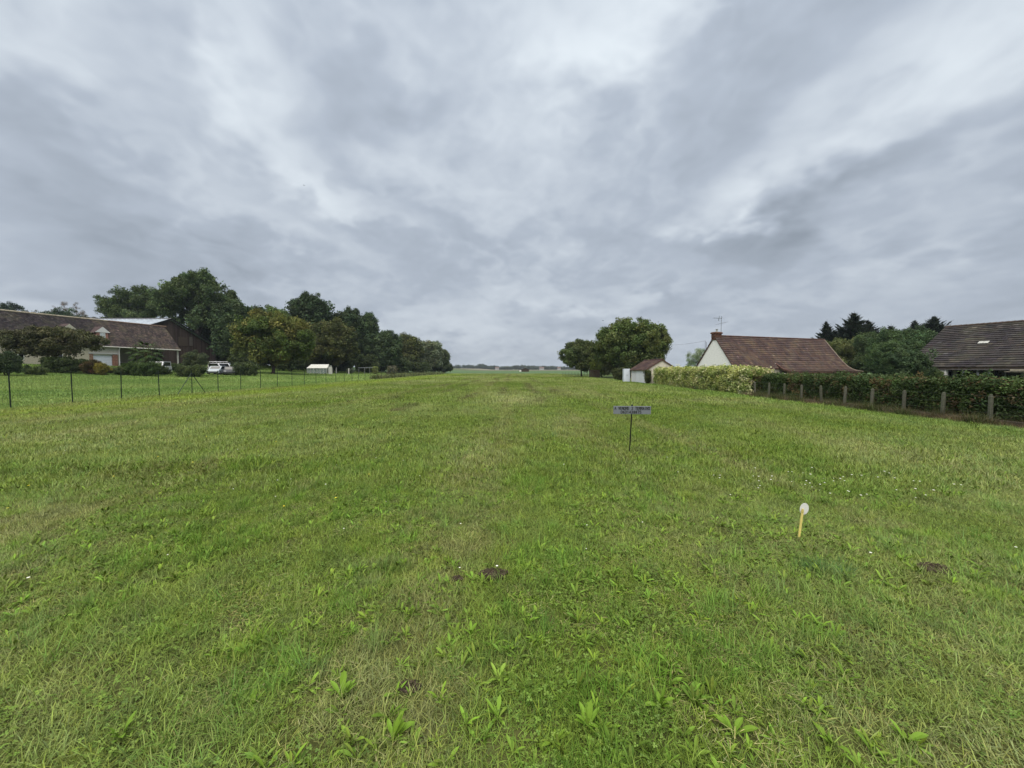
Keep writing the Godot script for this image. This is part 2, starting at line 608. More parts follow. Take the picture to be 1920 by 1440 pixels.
func make_grass() -> void:
	rng.seed = 77
	var none := Color(0, 0, 0, 0)
	var lawn: Array = []
	for i in 4:
		lawn.append(tuft(46, 0.085, 0.025, 0.085, 0.0042, 0.95, 0.055))
	scatter("grass", "short mown grass of the near field", lawn, 0.3, 5.5, 330.0, Vector2(0.8, 1.35), func(x, d): return none if bare(x, d, 0.32) else vary(field_tint(x, d), 0.42))
	var tall: Array = []
	for i in 3:
		tall.append(tuft(34, 0.05, 0.06, 0.15, 0.0048, 0.55, 0.05, 3))
	scatter("grass", "longer grass tufts standing in the near field", tall, 0.3, 6.5, 90.0, Vector2(0.7, 1.3), func(x, d): return none if bare(x, d) or n_mid.get_noise_2d(x * 1.6 + 9.0, d * 1.6) < 0.06 else vary(field_tint(x, d) * Color(0.8, 1.0, 0.8), 0.25))
	var clover: Array = []
	for i in 3:
		clover.append(low_leaves(20, 0.09, 0.0095, 0.045))
	scatter("clover", "low clover and weed leaves between the grass", clover, 0.3, 6.0, 110.0, Vector2(0.8, 1.5), func(x, d): return none if bare(x, d) or n_mid.get_noise_2d(x * 1.1, d * 1.1 + 40.0) < 0.08 or rng.randf() < 0.35 else vary(Color(0.125, 0.195, 0.035), 0.3))
	var weeds: Array = []
	for i in 4:
		weeds.append(rosette(7 + 2 * i, 0.05, 0.115, 0.2, 1.4))
	scatter("weeds", "broad weed leaves growing through the near grass", weeds, 0.3, 9.0, 120.0, Vector2(0.35, 0.95), func(x, d): return none if bare(x, d) or n_mid.get_noise_2d(x * 0.8 + 20.0, d * 0.8) < -0.12 else vary(Color(0.135, 0.228, 0.028), 0.4))
	var straw: Array = [straw_bits(16, 0.08), straw_bits(22, 0.1)]
	scatter("grass", "dry mown stalks lying in the near grass", straw, 0.3, 6.0, 70.0, Vector2(0.8, 1.4), func(x, d): return none if n_mid.get_noise_2d(x * 1.3 + 70.0, d * 1.3) < -0.05 else vary(Color(0.30, 0.30, 0.12), 0.3))
	var mid: Array = []
	for i in 4:
		mid.append(tuft(46, 0.15, 0.035, 0.115, 0.0085, 0.8, 0.08))
	scatter("grass", "mown grass of the middle of the field", mid, 5.0, 17.0, 105.0, Vector2(0.8, 1.4), func(x, d): return vary(field_tint(x, d), 0.32))
	scatter("grass", "dark taller tufts in the middle of the field", tall, 6.0, 18.0, 34.0, Vector2(0.8, 1.4), func(x, d): return none if n_mid.get_noise_2d(x * 0.7 + 9.0, d * 0.9) < 0.1 else vary(field_tint(x, d) * Color(0.65, 0.8, 0.8), 0.3))
	scatter("weeds", "broad weed leaves in the middle of the field", weeds, 8.0, 16.0, 7.0, Vector2(0.9, 1.7), func(x, d): return none if n_mid.get_noise_2d(x * 0.5 + 20.0, d * 0.6) < 0.05 else vary(Color(0.13, 0.20, 0.035), 0.3))
	var wide: Array = []
	for i in 4:
		wide.append(tuft(44, 0.3, 0.05, 0.14, 0.02, 0.75, 0.08))
	scatter("grass", "grass of the far field and the garden lawn", wide, 16.0, 46.0, 25.0, Vector2(0.8, 1.5), func(x, d): return vary(field_tint(x, d), 0.3))
	var far: Array = []
	for i in 3:
		far.append(tuft(40, 0.5, 0.06, 0.17, 0.045, 0.7, 0.08))
	scatter("grass", "grass running out to the end of the field", far, 44.0, 128.0, 9.0, Vector2(0.8, 1.5), func(x, d): return vary(field_tint(x, d), 0.28))
	# clumps of dark weed standing along the old rows
	scatter("weeds", "dark weed clumps along the old rows of the field", tall, 18.0, 110.0, 0.35, Vector2(1.6, 3.2), func(x, d): return none if x < -20.0 or n_mid.get_noise_2d(x * 1.8 + 4.0, d * 0.08) < 0.12 else vary(Color(0.12, 0.125, 0.05), 0.3))
	scatter("weeds", "dark weeds and bare tufts in the wheel tracks running to the horizon", tall, 16.0, 126.0, 9.0, Vector2(1.2, 2.4), func(x, d): return vary(Color(0.11, 0.095, 0.055), 0.35) if in_track(x, d) > rng.randf() else none)
	# daisies
	var fb := MB.new()
	for k in 9:
		var a0 := TAU * k / 9.0
		var a1 := TAU * (k + 1) / 9.0
		fb.tri(Vector3(0, 0.075, 0), Vector3(cos(a1), 0, sin(a1)) * 0.011 + Vector3(0, 0.079, 0), Vector3(cos(a0), 0, sin(a0)) * 0.011 + Vector3(0, 0.079, 0), Color(1, 1, 1))
	fb.tube([Vector3.ZERO, Vector3(0.004, 0.076, 0)], [0.0012, 0.0012], 4, Color(0.2, 0.3, 0.08))
	var daisy := fb.mesh(M.petal)
	scatter("wildflowers", "tiny white daisies scattered in the field", [daisy], 2.6, 12.0, 0.8, Vector2(0.5, 0.95), func(x, d): return Color(0.75, 0.75, 0.68))
	scatter("wildflowers", "drift of white daisies behind the yellow stake", [daisy], 4.3, 6.2, 16.0, Vector2(0.7, 1.25), func(x, d): return Color(0.78, 0.78, 0.7) if pow((x - 4.6) / 1.9, 2) + pow((d - 5.2) / 0.75, 2) < rng.randf() else none)
	scatter("wildflowers", "small yellow flowers on the left of the field", [daisy], 4.0, 9.0, 0.7, Vector2(0.8, 1.3), func(x, d): return Color(0.75, 0.6, 0.05) if x < -2.0 else none)


# ---------------------------------------------------------------- plants
func leaf_clump(count: int, leaf: float, wide: float) -> ArrayMesh:
	var b := MB.new()
	for i in count:
		var p := Vector3(rng.randfn(), rng.randfn(), rng.randfn()).normalized() * pow(rng.randf(), 0.45)
		var nrm := (p + Vector3(rng.randfn(), rng.randfn() + 0.5, rng.randfn()) * 0.7).normalized()
		var t := nrm.cross(Vector3(rng.randfn(), rng.randfn(), rng.randfn())).normalized()
		var s := nrm.cross(t)
		var l := leaf * rng.randf_range(0.6, 1.3)
		var w := wide * rng.randf_range(0.6, 1.3) * 0.5
		var col := shade_var(0.28, 0.0)
		var tip := p + t * l - nrm * l * 0.2
		b.tri(p, p + t * l * 0.5 + s * w + nrm * w * 0.3, tip, col)
		b.tri(p, tip, p + t * l * 0.5 - s * w + nrm * w * 0.3, col)
	return b.mesh(M.crown)


var clumps_far: Array = []
var clumps_near: Array = []
var clumps_fine: Array = []
var sprays: Array = []


func spray(count: int) -> ArrayMesh:
	# a flat, forward-swept conifer twig along +x, one unit long
	var b := MB.new()
	for i in count:
		var t := rng.randf()
		var wide := 0.34 * (1.0 - t) + 0.05
		var s := -1.0 if i % 2 else 1.0
		var p := Vector3(t, rng.randf_range(-0.05, 0.05), 0)
		var dir := Vector3(rng.randf_range(0.5, 1.0), rng.randf_range(-0.35, 0.35), s * rng.randf_range(0.3, 1.0)).normalized()
		var l := wide * rng.randf_range(0.6, 1.3)
		var w := dir.cross(Vector3(rng.randfn(), rng.randfn(), rng.randfn())).normalized() * l * 0.16
		b.tri(p - w * 0.5, p + dir * l * 0.5 + w, p + dir * l, shade_var(0.3, 0.0))
		b.tri(p + w * 0.5, p + dir * l, p + dir * l * 0.5 - w, shade_var(0.3, 0.0))
	return b.mesh(M.crown)


func make_clumps() -> void:
	for i in 3:
		clumps_far.append(leaf_clump(60, 0.55, 0.32))
		clumps_near.append(leaf_clump(60, 0.42, 0.26))
		clumps_fine.append(leaf_clump(40, 0.5, 0.12))
		sprays.append(spray(70))


func put_clumps(parent: Node, kinds: Array, where: Array, tint: Array, called := "crown") -> void:
	var w: Array = []
	var t: Array = []
	for k in kinds:
		w.append([])
		t.append([])
	for i in where.size():
		var k := i % kinds.size()
		w[k].append(where[i])
		t[k].append(tint[i])
	for k in kinds.size():
		if w[k].size():
			many(called, kinds[k], w[k], t[k], parent)


func rand_basis(s: float) -> Basis:
	return Basis(Vector3(rng.randfn(), rng.randfn(), rng.randfn()).normalized(), rng.randf() * TAU).scaled(Vector3.ONE * s)


# spec: h height, w width, dep depth, th trunk height, tr trunk radius, lobes, clumps, cs clump size, col, col2, gap, kinds
func tree(called: String, label: String, group: String, x: float, d: float, spec: Dictionary, category := "tree") -> Node3D:
	rng.seed = hash(label)
	var o := thing(called, P(x, d), 0.0, label, category, group)
	var h: float = spec.h
	var th: float = spec.get("th", h * 0.2)
	var rx: float = spec.w / 2.0
	var rz: float = spec.get("dep", spec.w) / 2.0
	var ry := (h - th) / 2.0
	var mid := Vector3(0, th + ry, 0)
	var n_l: int = spec.get("lobes", 16)
	var cs: float = spec.get("cs", 0.9)
	var k_: float = spec.get("tone", 1.75)
	var c1: Color = spec.col * k_
	var c2: Color = spec.get("col2", spec.col) * (k_ * 1.1)
	var lobes: Array = []
	for i in n_l:
		var yy := 1.0 - 2.0 * (i + 0.5) / n_l
		var rr := sqrt(1.0 - yy * yy)
		var ph := i * 2.39996 + rng.randf_range(-0.6, 0.6)
		var dir := Vector3(cos(ph) * rr, yy, sin(ph) * rr)
		var r := rng.randf_range(0.25 + 0.08 * maxf(yy, 0.0), 0.44) * minf(ry, minf(rx, rz) * 1.2)
		var reach := rng.randf_range(0.78, 1.05 - 0.1 * maxf(yy, 0.0))
		var at := mid + dir * (Vector3(rx, ry, rz) * reach - Vector3.ONE * r)
		at.y = maxf(at.y, th + r * 0.5)
		var subs: Array = []
		for k in 9:
			if rng.randf() < spec.get("gap", 0.15):
				continue
			var sd := Vector3(rng.randfn(), rng.randfn() + 0.3, rng.randfn()).normalized()
			subs.append([at + sd * r * rng.randf_range(0.6, 0.95), r * rng.randf_range(0.22, 0.42), rng.randf_range(0.85, 1.15)])
		if subs.is_empty():
			subs.append([at, r * 0.5, 1.0])
		lobes.append([at, r, c1.lerp(c2, rng.randf()), subs])
	var where: Array = []
	var tint: Array = []
	var total: int = int(spec.get("clumps", 700) * 1.5)
	for i in total:
		var lb: Array = lobes[i % n_l]
		var sub: Array = lb[3][rng.randi() % lb[3].size()]
		var dir := Vector3(rng.randfn(), rng.randfn() * 0.9 + 0.25, rng.randfn()).normalized()
		var at: Vector3 = sub[0] + dir * (sub[1] * rng.randf_range(0.5, 1.05))
		var size := cs * 0.62
		if rng.randf() < spec.get("core", 0.16):
			at = mid + Vector3(rng.randf_range(-1, 1) * rx, rng.randf_range(-1, 1) * ry, rng.randf_range(-1, 1) * rz) * 0.6
			size = cs
		if at.y < cs * 0.2:
			at.y = cs * rng.randf_range(0.2, 0.7)
		where.append(Transform3D(rand_basis(size * rng.randf_range(0.6, 1.3)), at))
		var f: float = sub[2]
		tint.append(vary(lb[2] * Color(f, f, f), 0.22))
	if spec.get("tr", 0.0) > 0.0:
		var tr: float = spec.tr
		var bark: Color = spec.get("bark", Color(0.06, 0.05, 0.04))
		var tb := MB.new()
		var top := Vector3(rng.randf_range(-0.4, 0.4), th + ry * 0.9, rng.randf_range(-0.4, 0.4))
		tb.tube([Vector3(0, -0.2, 0), Vector3(0, 0.3, 0), Vector3(top.x * 0.3, th * 0.7, top.z * 0.3), top], [tr * 1.5, tr * 1.1, tr * 0.9, tr * 0.4], 9, bark)
		part("trunk", tb.mesh(M.bark), o)
		var lb2 := MB.new()
		for i in mini(n_l, 14):
			var a: Vector3 = Vector3(0, th * 0.75, 0).lerp(top, rng.randf_range(0.1, 0.9))
			var e: Vector3 = lobes[(i * 5) % n_l][0]
			var m := a.lerp(e, 0.5) + Vector3(0, 0.12 * h * rng.randf_range(-0.3, 0.6), 0)
			lb2.tube([a, m, e], [tr * 0.5, tr * 0.3, tr * 0.1], 6, bark)
			for k in 3:
				var tip: Vector3 = e + Vector3(rng.randfn(), rng.randfn() * 0.6 + 0.3, rng.randfn()).normalized() * lobes[(i * 5) % n_l][1] * 0.95
				lb2.tube([m.lerp(e, 0.6), e.lerp(tip, 0.5), tip], [tr * 0.14, tr * 0.09, tr * 0.03], 4, bark)
		part("limbs", lb2.mesh(M.bark), o)
	put_clumps(o, spec.get("kinds", clumps_far), where, tint)
	return o


func bush(called: String, label: String, x: float, d: float, w: float, h: float, dep: float, col: Color, col2: Color, cs := 0.35, count := 260, group := "", kinds: Array = []) -> Node3D:
	col = col * 1.4
	col2 = col2 * 1.6
	var o := tree(called, label, group, x, d, {"h": h, "w": w, "dep": dep, "th": 0.0, "lobes": 11, "clumps": count, "cs": cs, "col": col, "col2": col2, "core": 0.2, "tone": 1.05, "kinds": clumps_near if kinds.is_empty() else kinds}, "shrub")
	var sb := MB.new()
	for i in 6:
		var a := rng.randf() * TAU
		sb.tube([Vector3(cos(a) * 0.08, -0.1, sin(a) * 0.08), Vector3(cos(a) * w * 0.12, h * 0.3, sin(a) * dep * 0.12), Vector3(cos(a) * w * 0.25, h * 0.65, sin(a) * dep * 0.25)], [0.035, 0.025, 0.01], 5, Color(0.06, 0.045, 0.035))
	part("stems", sb.mesh(M.bark), o)
	return o


func conifer(label: String, group: String, x: float, d: float, h: float, w: float, col: Color) -> void:
	rng.seed = hash(label)
	var o := thing("conifer_tree", P(x, d), 0.0, label, "tree", group)
	var tb := MB.new()
	tb.tube([Vector3(0, -0.2, 0), Vector3(0, h * 0.5, 0), Vector3(0.1, h, 0)], [0.2, 0.13, 0.02], 8, Color(0.07, 0.05, 0.035))
	part("trunk", tb.mesh(M.bark), o)
	var where: Array = []
	var tint: Array = []
	var bb := MB.new()
	var y := h * 0.1
	while y < h:
		var f := y / h
		var reach := w * 0.5 * (pow(1.0 - f, 0.85) + 0.05)
		for k in 13:
			var a := rng.randf() * TAU
			var r := reach * rng.randf_range(0.55, 1.3)
			var root := Vector3(0, y - r * 0.05, 0)
			var tip := root + Vector3(cos(a) * r, r * rng.randf_range(0.2, 1.1), sin(a) * r)
			bb.tube([root, root.lerp(tip, 0.6) - Vector3(0, r * 0.06, 0), tip], [0.035, 0.02, 0.006], 4, Color(0.07, 0.05, 0.035))
			var x_ax := (tip - root).normalized()
			var z_ax := x_ax.cross(Vector3.UP).normalized()
			var y_ax := z_ax.cross(x_ax)
			for s in maxi(1, int(r / 0.8)):
				var q := s / maxf(1.0, r / 0.8)
				var l := maxf(0.35, r * (1.0 - q)) * rng.randf_range(0.9, 1.15)
				var ww := minf(l, 1.1) * 1.35
				where.append(Transform3D(Basis(x_ax * l, y_ax * ww, z_ax * ww), root.lerp(tip, q) + Vector3(rng.randf_range(-0.1, 0.1), rng.randf_range(-0.15, 0.15), rng.randf_range(-0.1, 0.1))))
				tint.append(vary(col, 0.3))
		y += 0.3
	for k in 3:
		where.append(Transform3D(Basis(Vector3(0, 1.1 - 0.2 * k, 0), Vector3(-0.3, 0, 0.1 * k), Vector3(0, 0, 0.3)), Vector3(0.1, h - 0.5 - 0.3 * k, 0)))
		tint.append(col)
	part("branches", bb.mesh(M.bark), o)
	put_clumps(o, sprays, where, tint)


func hedge(called: String, label: String, path: Array, h: float, thick: float, cs: float, per_m: float, cols: Array, stems: Color) -> Node3D:
	# path: [[x, d], ...] of the front face; the hedge is as thick as told, away from the field (to +x)
	rng.seed = hash(label)
	var o := thing(called, Vector3.ZERO, 0.0, label, "hedge")
	var where: Array = []
	var tint: Array = []
	var sb := MB.new()
	for i in path.size() - 1:
		var a := Vector2(path[i][0], path[i][1])
		var b := Vector2(path[i + 1][0], path[i + 1][1])
		var run := (b - a).length()
		var out := Vector2(1, 0)
		for k in int(run * per_m):
			var t := rng.randf()
			var q := a.lerp(b, t)
			var bulge := 0.16 * n_mid.get_noise_2d(q.x * 3.0 + q.y * 2.0, 7.0)
			var top := h * (1.0 + 0.06 * n_mid.get_noise_2d(q.y * 2.2, 20.0) + 0.04 * n_lo.get_noise_2d(q.y * 4.0, 3.0))
			var yy := pow(rng.randf(), 0.9) * top
			var in_ := thick * rng.randf()
			var r := rng.randf()
			if r < 0.42:
				in_ = rng.randf_range(-0.12, 0.1) + bulge + 0.12 * n_mid.get_noise_2d(q.y * 5.0, yy * 5.0)
			elif r < 0.68:
				yy = top - cs * 0.4 + rng.randf_range(-0.08, 0.1) * (1.0 + 2.0 * float(rng.randf() < 0.1))
			q += out * in_
			var c: Color = cols[0]
			var nz := n_mid.get_noise_2d(q.y * 1.3 + 30.0, yy * 1.5)
			if cols.size() > 1:
				c = cols[0].lerp(cols[1], clampf(0.5 + 1.6 * nz, 0, 1))
			if cols.size() > 2 and rng.randf() < 0.12 + 0.3 * float(nz > 0.18):
				c = cols[2]
			where.append(Transform3D(rand_basis(cs * rng.randf_range(0.7, 1.25)), P(q.x, q.y, maxf(yy, cs * 0.3))))
			tint.append(vary(c, 0.25))
		for k in int(run * 2.2):
			var q := a.lerp(b, rng.randf()) + Vector2(thick * rng.randf_range(0.25, 0.7), 0)
			sb.tube([P(q.x, q.y, -0.1), P(q.x + rng.randf_range(-0.1, 0.1), q.y + rng.randf_range(-0.2, 0.2), h * 0.5), P(q.x + rng.randf_range(-0.3, 0.3), q.y + rng.randf_range(-0.4, 0.4), h * 0.9)], [0.03, 0.02, 0.008], 5, stems)
	part("stems", sb.mesh(M.bark), o)
	put_clumps(o, clumps_near, where, tint, "foliage")
	return o


# ---------------------------------------------------------------- roofs and walls
func roof_tiles(b: MB, eave: Vector3, along: Vector3, up: Vector3, length: float, slope: float, tw: float, course: float, thick: float, cols: Array, spread := 0.18) -> void:
	# rows of overlapping tiles; eave: the lower corner they start from; along and up: unit vectors in the roof's plane
	var nrm := along.cross(up).normalized()
	var rows := roundi(slope / course)
	course = slope / rows
	var count := roundi(length / tw)
	tw = length / count
	for r in rows:
		var off := 0.5 * (r % 2)
		for k in count + (r % 2):
			var x0 := maxf(0.0, (k - off) * tw)
			var x1 := minf(length, (k + 1 - off) * tw - 0.006)
			if x1 - x0 < 0.02:
				continue
			var c: Color = cols[rng.randi() % cols.size()]
			var moss := n_mid.get_noise_2d(x0 * 0.9 + length * 7.0, r * course * 1.1)
			var f := (1.0 + rng.randf_range(-spread, spread)) * (1.0 + 0.5 * moss)
			var col := Color(c.r * f, c.g * f * (1.0 + 0.15 * maxf(moss, 0.0)), c.b * f * (1.0 - 0.2 * moss))
			if rng.randf() < 0.012:
				col = col * 1.8
			var lift := thick * rng.randf_range(0.85, 1.25)
			var a := eave + along * x0 + up * (r * course)
			var d := eave + along * x1 + up * (r * course)
			var e := d + up * course * 1.02
			var g := a + up * course * 1.02
			b.quad(a + nrm * lift, d + nrm * lift, e + nrm * 0.004, g + nrm * 0.004, col)
			b.quad(a, d, d + nrm * lift, a + nrm * lift, col)
			b.quad(a, a + nrm * lift, g + nrm * 0.004, g, col)
			b.quad(d, e, e + nrm * 0.004, d + nrm * lift, col)


func slab(b: MB, p: Array, down: Vector3, col: Color) -> void:
	# four corners (counter-clockwise from outside) and the way to its underside
	b.quad(p[0], p[1], p[2], p[3], col)
	b.quad(p[3] + down, p[2] + down, p[1] + down, p[0] + down, col)
	for i in 4:
		var j := (i + 1) % 4
		b.quad(p[i], p[i] + down, p[j] + down, p[j], col)


func brick_wall(parent: Node, at: Vector3, size: Vector3, col: Color) -> void:
	# courses of bricks with recessed joints, as one part
	var b := MB.new()
	b.box(at, size - Vector3(0.012, 0.0, 0.012), Color(0.4, 0.37, 0.33))
	var rows := maxi(1, roundi(size.y / 0.075))
	var rh := size.y / rows
	for r in rows:
		var n := maxi(1, roundi(size.x / 0.23))
		var bw := size.x / n
		for k in n:
			var f := 1.0 + rng.randf_range(-0.25, 0.25)
			b.box(at + Vector3(-size.x / 2 + (k + 0.5) * bw, -size.y / 2 + (r + 0.5) * rh, 0), Vector3(bw - 0.012, rh - 0.012, size.z), Color(col.r * f, col.g * f, col.b * f))
	var o := part("brick_courses", b.mesh(M.brick), parent)
	o.set_meta("kind", "stuff")


func house_middle() -> void:
	# white rendered gable, brown tiled roof with a kicked-out lean-to at its right end
	var o := thing("house", Vector3(30, 0, -55), deg_to_rad(18.4), "white gabled house with brown tiled roof and brick chimney behind the hedges", "house")
	var rh := 6.57
	var eh := 1.80
	var hw := 3.45
	var len := 23.7
	var white := Color(0.78, 0.79, 0.77)
	var wb := MB.new()
	var prof := PackedVector2Array([Vector2(-hw + 0.1, -0.4), Vector2(hw - 0.1, -0.4), Vector2(hw - 0.1, eh + 0.02), Vector2(0, rh - 0.14), Vector2(-hw + 0.1, eh + 0.02)])
	var turn := Basis(Vector3.UP, -PI / 2)          # polygon x -> local z, extrusion -> local -x
	wb.prism(prof, -0.32, -0.07, white, turn)
	part("gable_wall", wb.mesh(M.render), o)
	wb = MB.new()
	wb.prism(prof, -len + 0.07, -len + 0.32, white, turn)
	part("gable_wall", wb.mesh(M.render), o)
	var fb := MB.new()
	for s in [-1.0, 1.0]:
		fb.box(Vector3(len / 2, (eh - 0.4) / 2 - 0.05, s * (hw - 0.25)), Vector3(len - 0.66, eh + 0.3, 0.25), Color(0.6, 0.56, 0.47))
	part("wall", fb.mesh(M.render), o)
	# window in the gable
	var win := MB.new()
	win.box(Vector3(0.055, 1.35, 1.4), Vector3(0.05, 0.95, 1.0), Color(0.05, 0.06, 0.055), Basis.IDENTITY, 0.01)
	var wo := part("window", win.mesh(M.paint), o)
	var gb := MB.new()
	gb.box(Vector3(0.027, 1.35, 1.16), Vector3(0.012, 0.78, 0.4), Color(1, 1, 1))
	gb.box(Vector3(0.027, 1.35, 1.64), Vector3(0.012, 0.78, 0.4), Color(1, 1, 1))
	part("pane", gb.mesh(M.glass), wo)
	var sl := MB.new()
	sl.box(Vector3(0.02, 0.84, 1.4), Vector3(0.12, 0.06, 1.2), Color(0.55, 0.54, 0.5))
	part("sill", sl.mesh(M.concrete), wo)
	# roof
	var up := Vector3(0, rh - eh, -hw).normalized()
	var slope := Vector3(0, rh - eh, -hw).length()
	var sb := MB.new()
	var down := Vector3(0, -0.14, 0)
	slab(sb, [Vector3(-0.06, eh, hw), Vector3(len + 0.1, eh, hw), Vector3(len + 0.1, rh, 0), Vector3(-0.06, rh, 0)], down, Color(0.10, 0.06, 0.045))
	slab(sb, [Vector3(len + 0.1, eh, -hw), Vector3(-0.06, eh, -hw), Vector3(-0.06, rh, 0.003), Vector3(len + 0.1, rh, 0.003)], down, Color(0.10, 0.06, 0.045))
	var ro := part("roof", sb.mesh(M.wood), o)
	var cols := [Color(0.082, 0.053, 0.045), Color(0.074, 0.051, 0.046), Color(0.09, 0.058, 0.046), Color(0.078, 0.056, 0.052)]
	var tb := MB.new()
	roof_tiles(tb, Vector3(-0.1, eh - 0.03, hw + 0.03), Vector3.RIGHT, up, len + 0.24, slope + 0.03, 0.34, 0.36, 0.062, cols, 0.1)
	roof_tiles(tb, Vector3(len + 0.14, eh - 0.03, -hw - 0.03), Vector3.LEFT, Vector3(0, rh - eh, hw).normalized(), len + 0.24, slope + 0.03, 0.45, 0.6, 0.055, cols)
	tag(part("roof_tiles", tb.mesh(M.tile), ro), "", "", "", "stuff")
	var rb := MB.new()
	var x := -0.1
	while x < len + 0.1:
		var f := rng.randf_range(0.8, 1.25)
		rb.tube([Vector3(x, rh + 0.03, 0), Vector3(x + 0.4, rh + 0.045, 0)], [0.11, 0.12], 8, Color(0.105 * f, 0.062 * f, 0.05 * f))
		x += 0.38
	part("ridge_tiles", rb.mesh(M.tile), ro)
	# the lean-to: lower rows kick out flatter
	var lx := 8.6
	var kick := [[Vector2(2.75, 0.0), 0.0], [Vector2(3.5, 0.0), 0.0], [Vector2(4.1, 0.0), 0.0], [Vector2(4.8, 0.0), 0.0], [Vector2(5.6, 0.0), 0.0]]
	var ys := [rh - (rh - eh) * 2.75 / hw + 0.1, 2.05, 1.62, 1.36, 1.22]
	var eb := MB.new()
	var et := MB.new()
	for i in range(4, 0, -1):
		var z1: float = kick[i][0].x
		var z0: float = kick[i - 1][0].x
		var a := Vector3(lx, ys[i], z1)
		var e := Vector3(lx, ys[i - 1], z0)
		var dirn := (e - a)
		slab(eb, [a - Vector3(0, 0.02, 0), a + Vector3(len + 0.1 - lx, -0.02, 0), e + Vector3(len + 0.1 - lx, -0.02, 0), e - Vector3(0, 0.02, 0)], down, Color(0.10, 0.06, 0.045))
		roof_tiles(et, a, Vector3.RIGHT, dirn.normalized(), len + 0.14 - lx, dirn.length(), 0.34, 0.36, 0.06, cols, 0.1)
	var eo := part("lean_to_roof", eb.mesh(M.wood), o)
	tag(part("roof_tiles", et.mesh(M.tile), eo), "", "", "", "stuff")
	var vb := MB.new()
	vb.tube([Vector3(lx - 0.02, 2.45, 3.0), Vector3(lx + 0.02, 2.1, 3.5), Vector3(lx + 0.05, 1.65, 4.12), Vector3(lx + 0.06, 1.3, 5.2)], [0.09, 0.09, 0.08, 0.07], 7, Color(0.11, 0.06, 0.05))
	vb.tube([Vector3(lx - 0.1, 2.5, 2.95), Vector3(lx + 0.12, 2.46, 3.0)], [0.08, 0.08], 6, Color(0.5, 0.47, 0.43))
	part("verge_tiles", vb.mesh(M.tile), eo)
	vb = MB.new()
	vb.tube([Vector3(len + 0.14, rh + 0.03, 0), Vector3(len + 0.14, ys[0] + 0.03, 2.75), Vector3(len + 0.14, ys[1] + 0.06, 3.5), Vector3(len + 0.14, ys[2] + 0.06, 4.1), Vector3(len + 0.14, ys[3] + 0.06, 4.8), Vector3(len + 0.14, ys[4] + 0.06, 5.62)], [0.07, 0.07, 0.07, 0.07, 0.07, 0.07], 6, Color(0.24, 0.20, 0.16))
	part("verge_mortar", vb.mesh(M.concrete), ro)
	var lw := MB.new()
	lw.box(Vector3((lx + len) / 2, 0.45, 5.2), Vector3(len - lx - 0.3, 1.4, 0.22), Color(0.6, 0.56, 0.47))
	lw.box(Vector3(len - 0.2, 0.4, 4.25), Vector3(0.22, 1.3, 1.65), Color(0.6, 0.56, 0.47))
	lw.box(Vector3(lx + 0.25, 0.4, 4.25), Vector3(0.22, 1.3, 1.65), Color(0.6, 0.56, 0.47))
	part("lean_to_wall", lw.mesh(M.render), o)
	var gut := MB.new()
	gut.tube([Vector3(0, eh - 0.1, hw + 0.09), Vector3(lx, eh - 0.13, hw + 0.09)], [0.06, 0.06], 8, Color(0.10, 0.05, 0.04))
	gut.tube([Vector3(0.05, eh - 0.12, hw + 0.09), Vector3(0.05, eh - 0.35, hw + 0.02), Vector3(0.05, -0.2, hw + 0.0)], [0.04, 0.04, 0.04], 7, Color(0.10, 0.05, 0.04))
	part("gutter", gut.mesh(M.paint), o)
	# chimney
	var cb := MB.new()
	var stack := Vector3(0.55, 0, -0.15)
	for r in 12:
		for k in 6:
			for s in [0, 1]:
				var f := rng.randf_range(0.75, 1.25)
				cb.box(stack + Vector3(-0.5 + 0.2 * k, rh - 0.55 + 0.075 * r, 0.33 if s else -0.33), Vector3(0.19, 0.066, 0.1), Color(0.12 * f, 0.062 * f, 0.047 * f))
			if k < 4:
				for s in [0, 1]:
					var f := rng.randf_range(0.75, 1.25)
					cb.box(stack + Vector3(0.55 if s else -0.55, rh - 0.55 + 0.075 * r, -0.25 + 0.17 * k), Vector3(0.1, 0.066, 0.16), Color(0.12 * f, 0.062 * f, 0.047 * f))
	cb.box(stack + Vector3(0, rh - 0.15, 0), Vector3(1.1, 0.95, 0.68), Color(0.3, 0.26, 0.22))
	var co := part("chimney", cb.mesh(M.brick), ro)
	cb = MB.new()
	cb.box(stack + Vector3(0, rh + 0.42, 0), Vector3(1.4, 0.2, 1.0), Color(0.14, 0.07, 0.05), Basis.IDENTITY, 0.03)
	cb.box(stack + Vector3(0, rh + 0.56, 0), Vector3(1.2, 0.08, 0.8), Color(0.2, 0.17, 0.15), Basis.IDENTITY, 0.02)
	cb.tube([stack + Vector3(0.05, rh + 0.58, 0), stack + Vector3(0.05, rh + 0.95, 0)], [0.13, 0.12], 10, Color(0.42, 0.43, 0.40))
	cb.tube([stack + Vector3(0.05, rh + 0.98, 0), stack + Vector3(0.05, rh + 1.02, 0)], [0.22, 0.22], 10, Color(0.42, 0.43, 0.40))
	part("chimney_cap", cb.mesh(M.brick), ro)
	# aerial
	var at := Vector3(30, 0, -55) + Basis(Vector3.UP, deg_to_rad(18.4)) * Vector3(1.2, rh + 0.05, 0.05)
	var an := thing("tv_aerial", at, 0.0, "thin television aerial on a mast beside the brick chimney", "aerial")
	var grey := Color(0.25, 0.26, 0.28)
	var mb := MB.new()
	mb.tube([Vector3(0, -0.05, 0), Vector3(0, 2.9, 0)], [0.035, 0.03], 6, grey)
	part("mast", mb.mesh(M.metal), an)
	mb = MB.new()
	mb.tube([Vector3(-1.15, 2.62, 0.1), Vector3(0.12, 2.56, 0)], [0.025, 0.025], 5, grey)
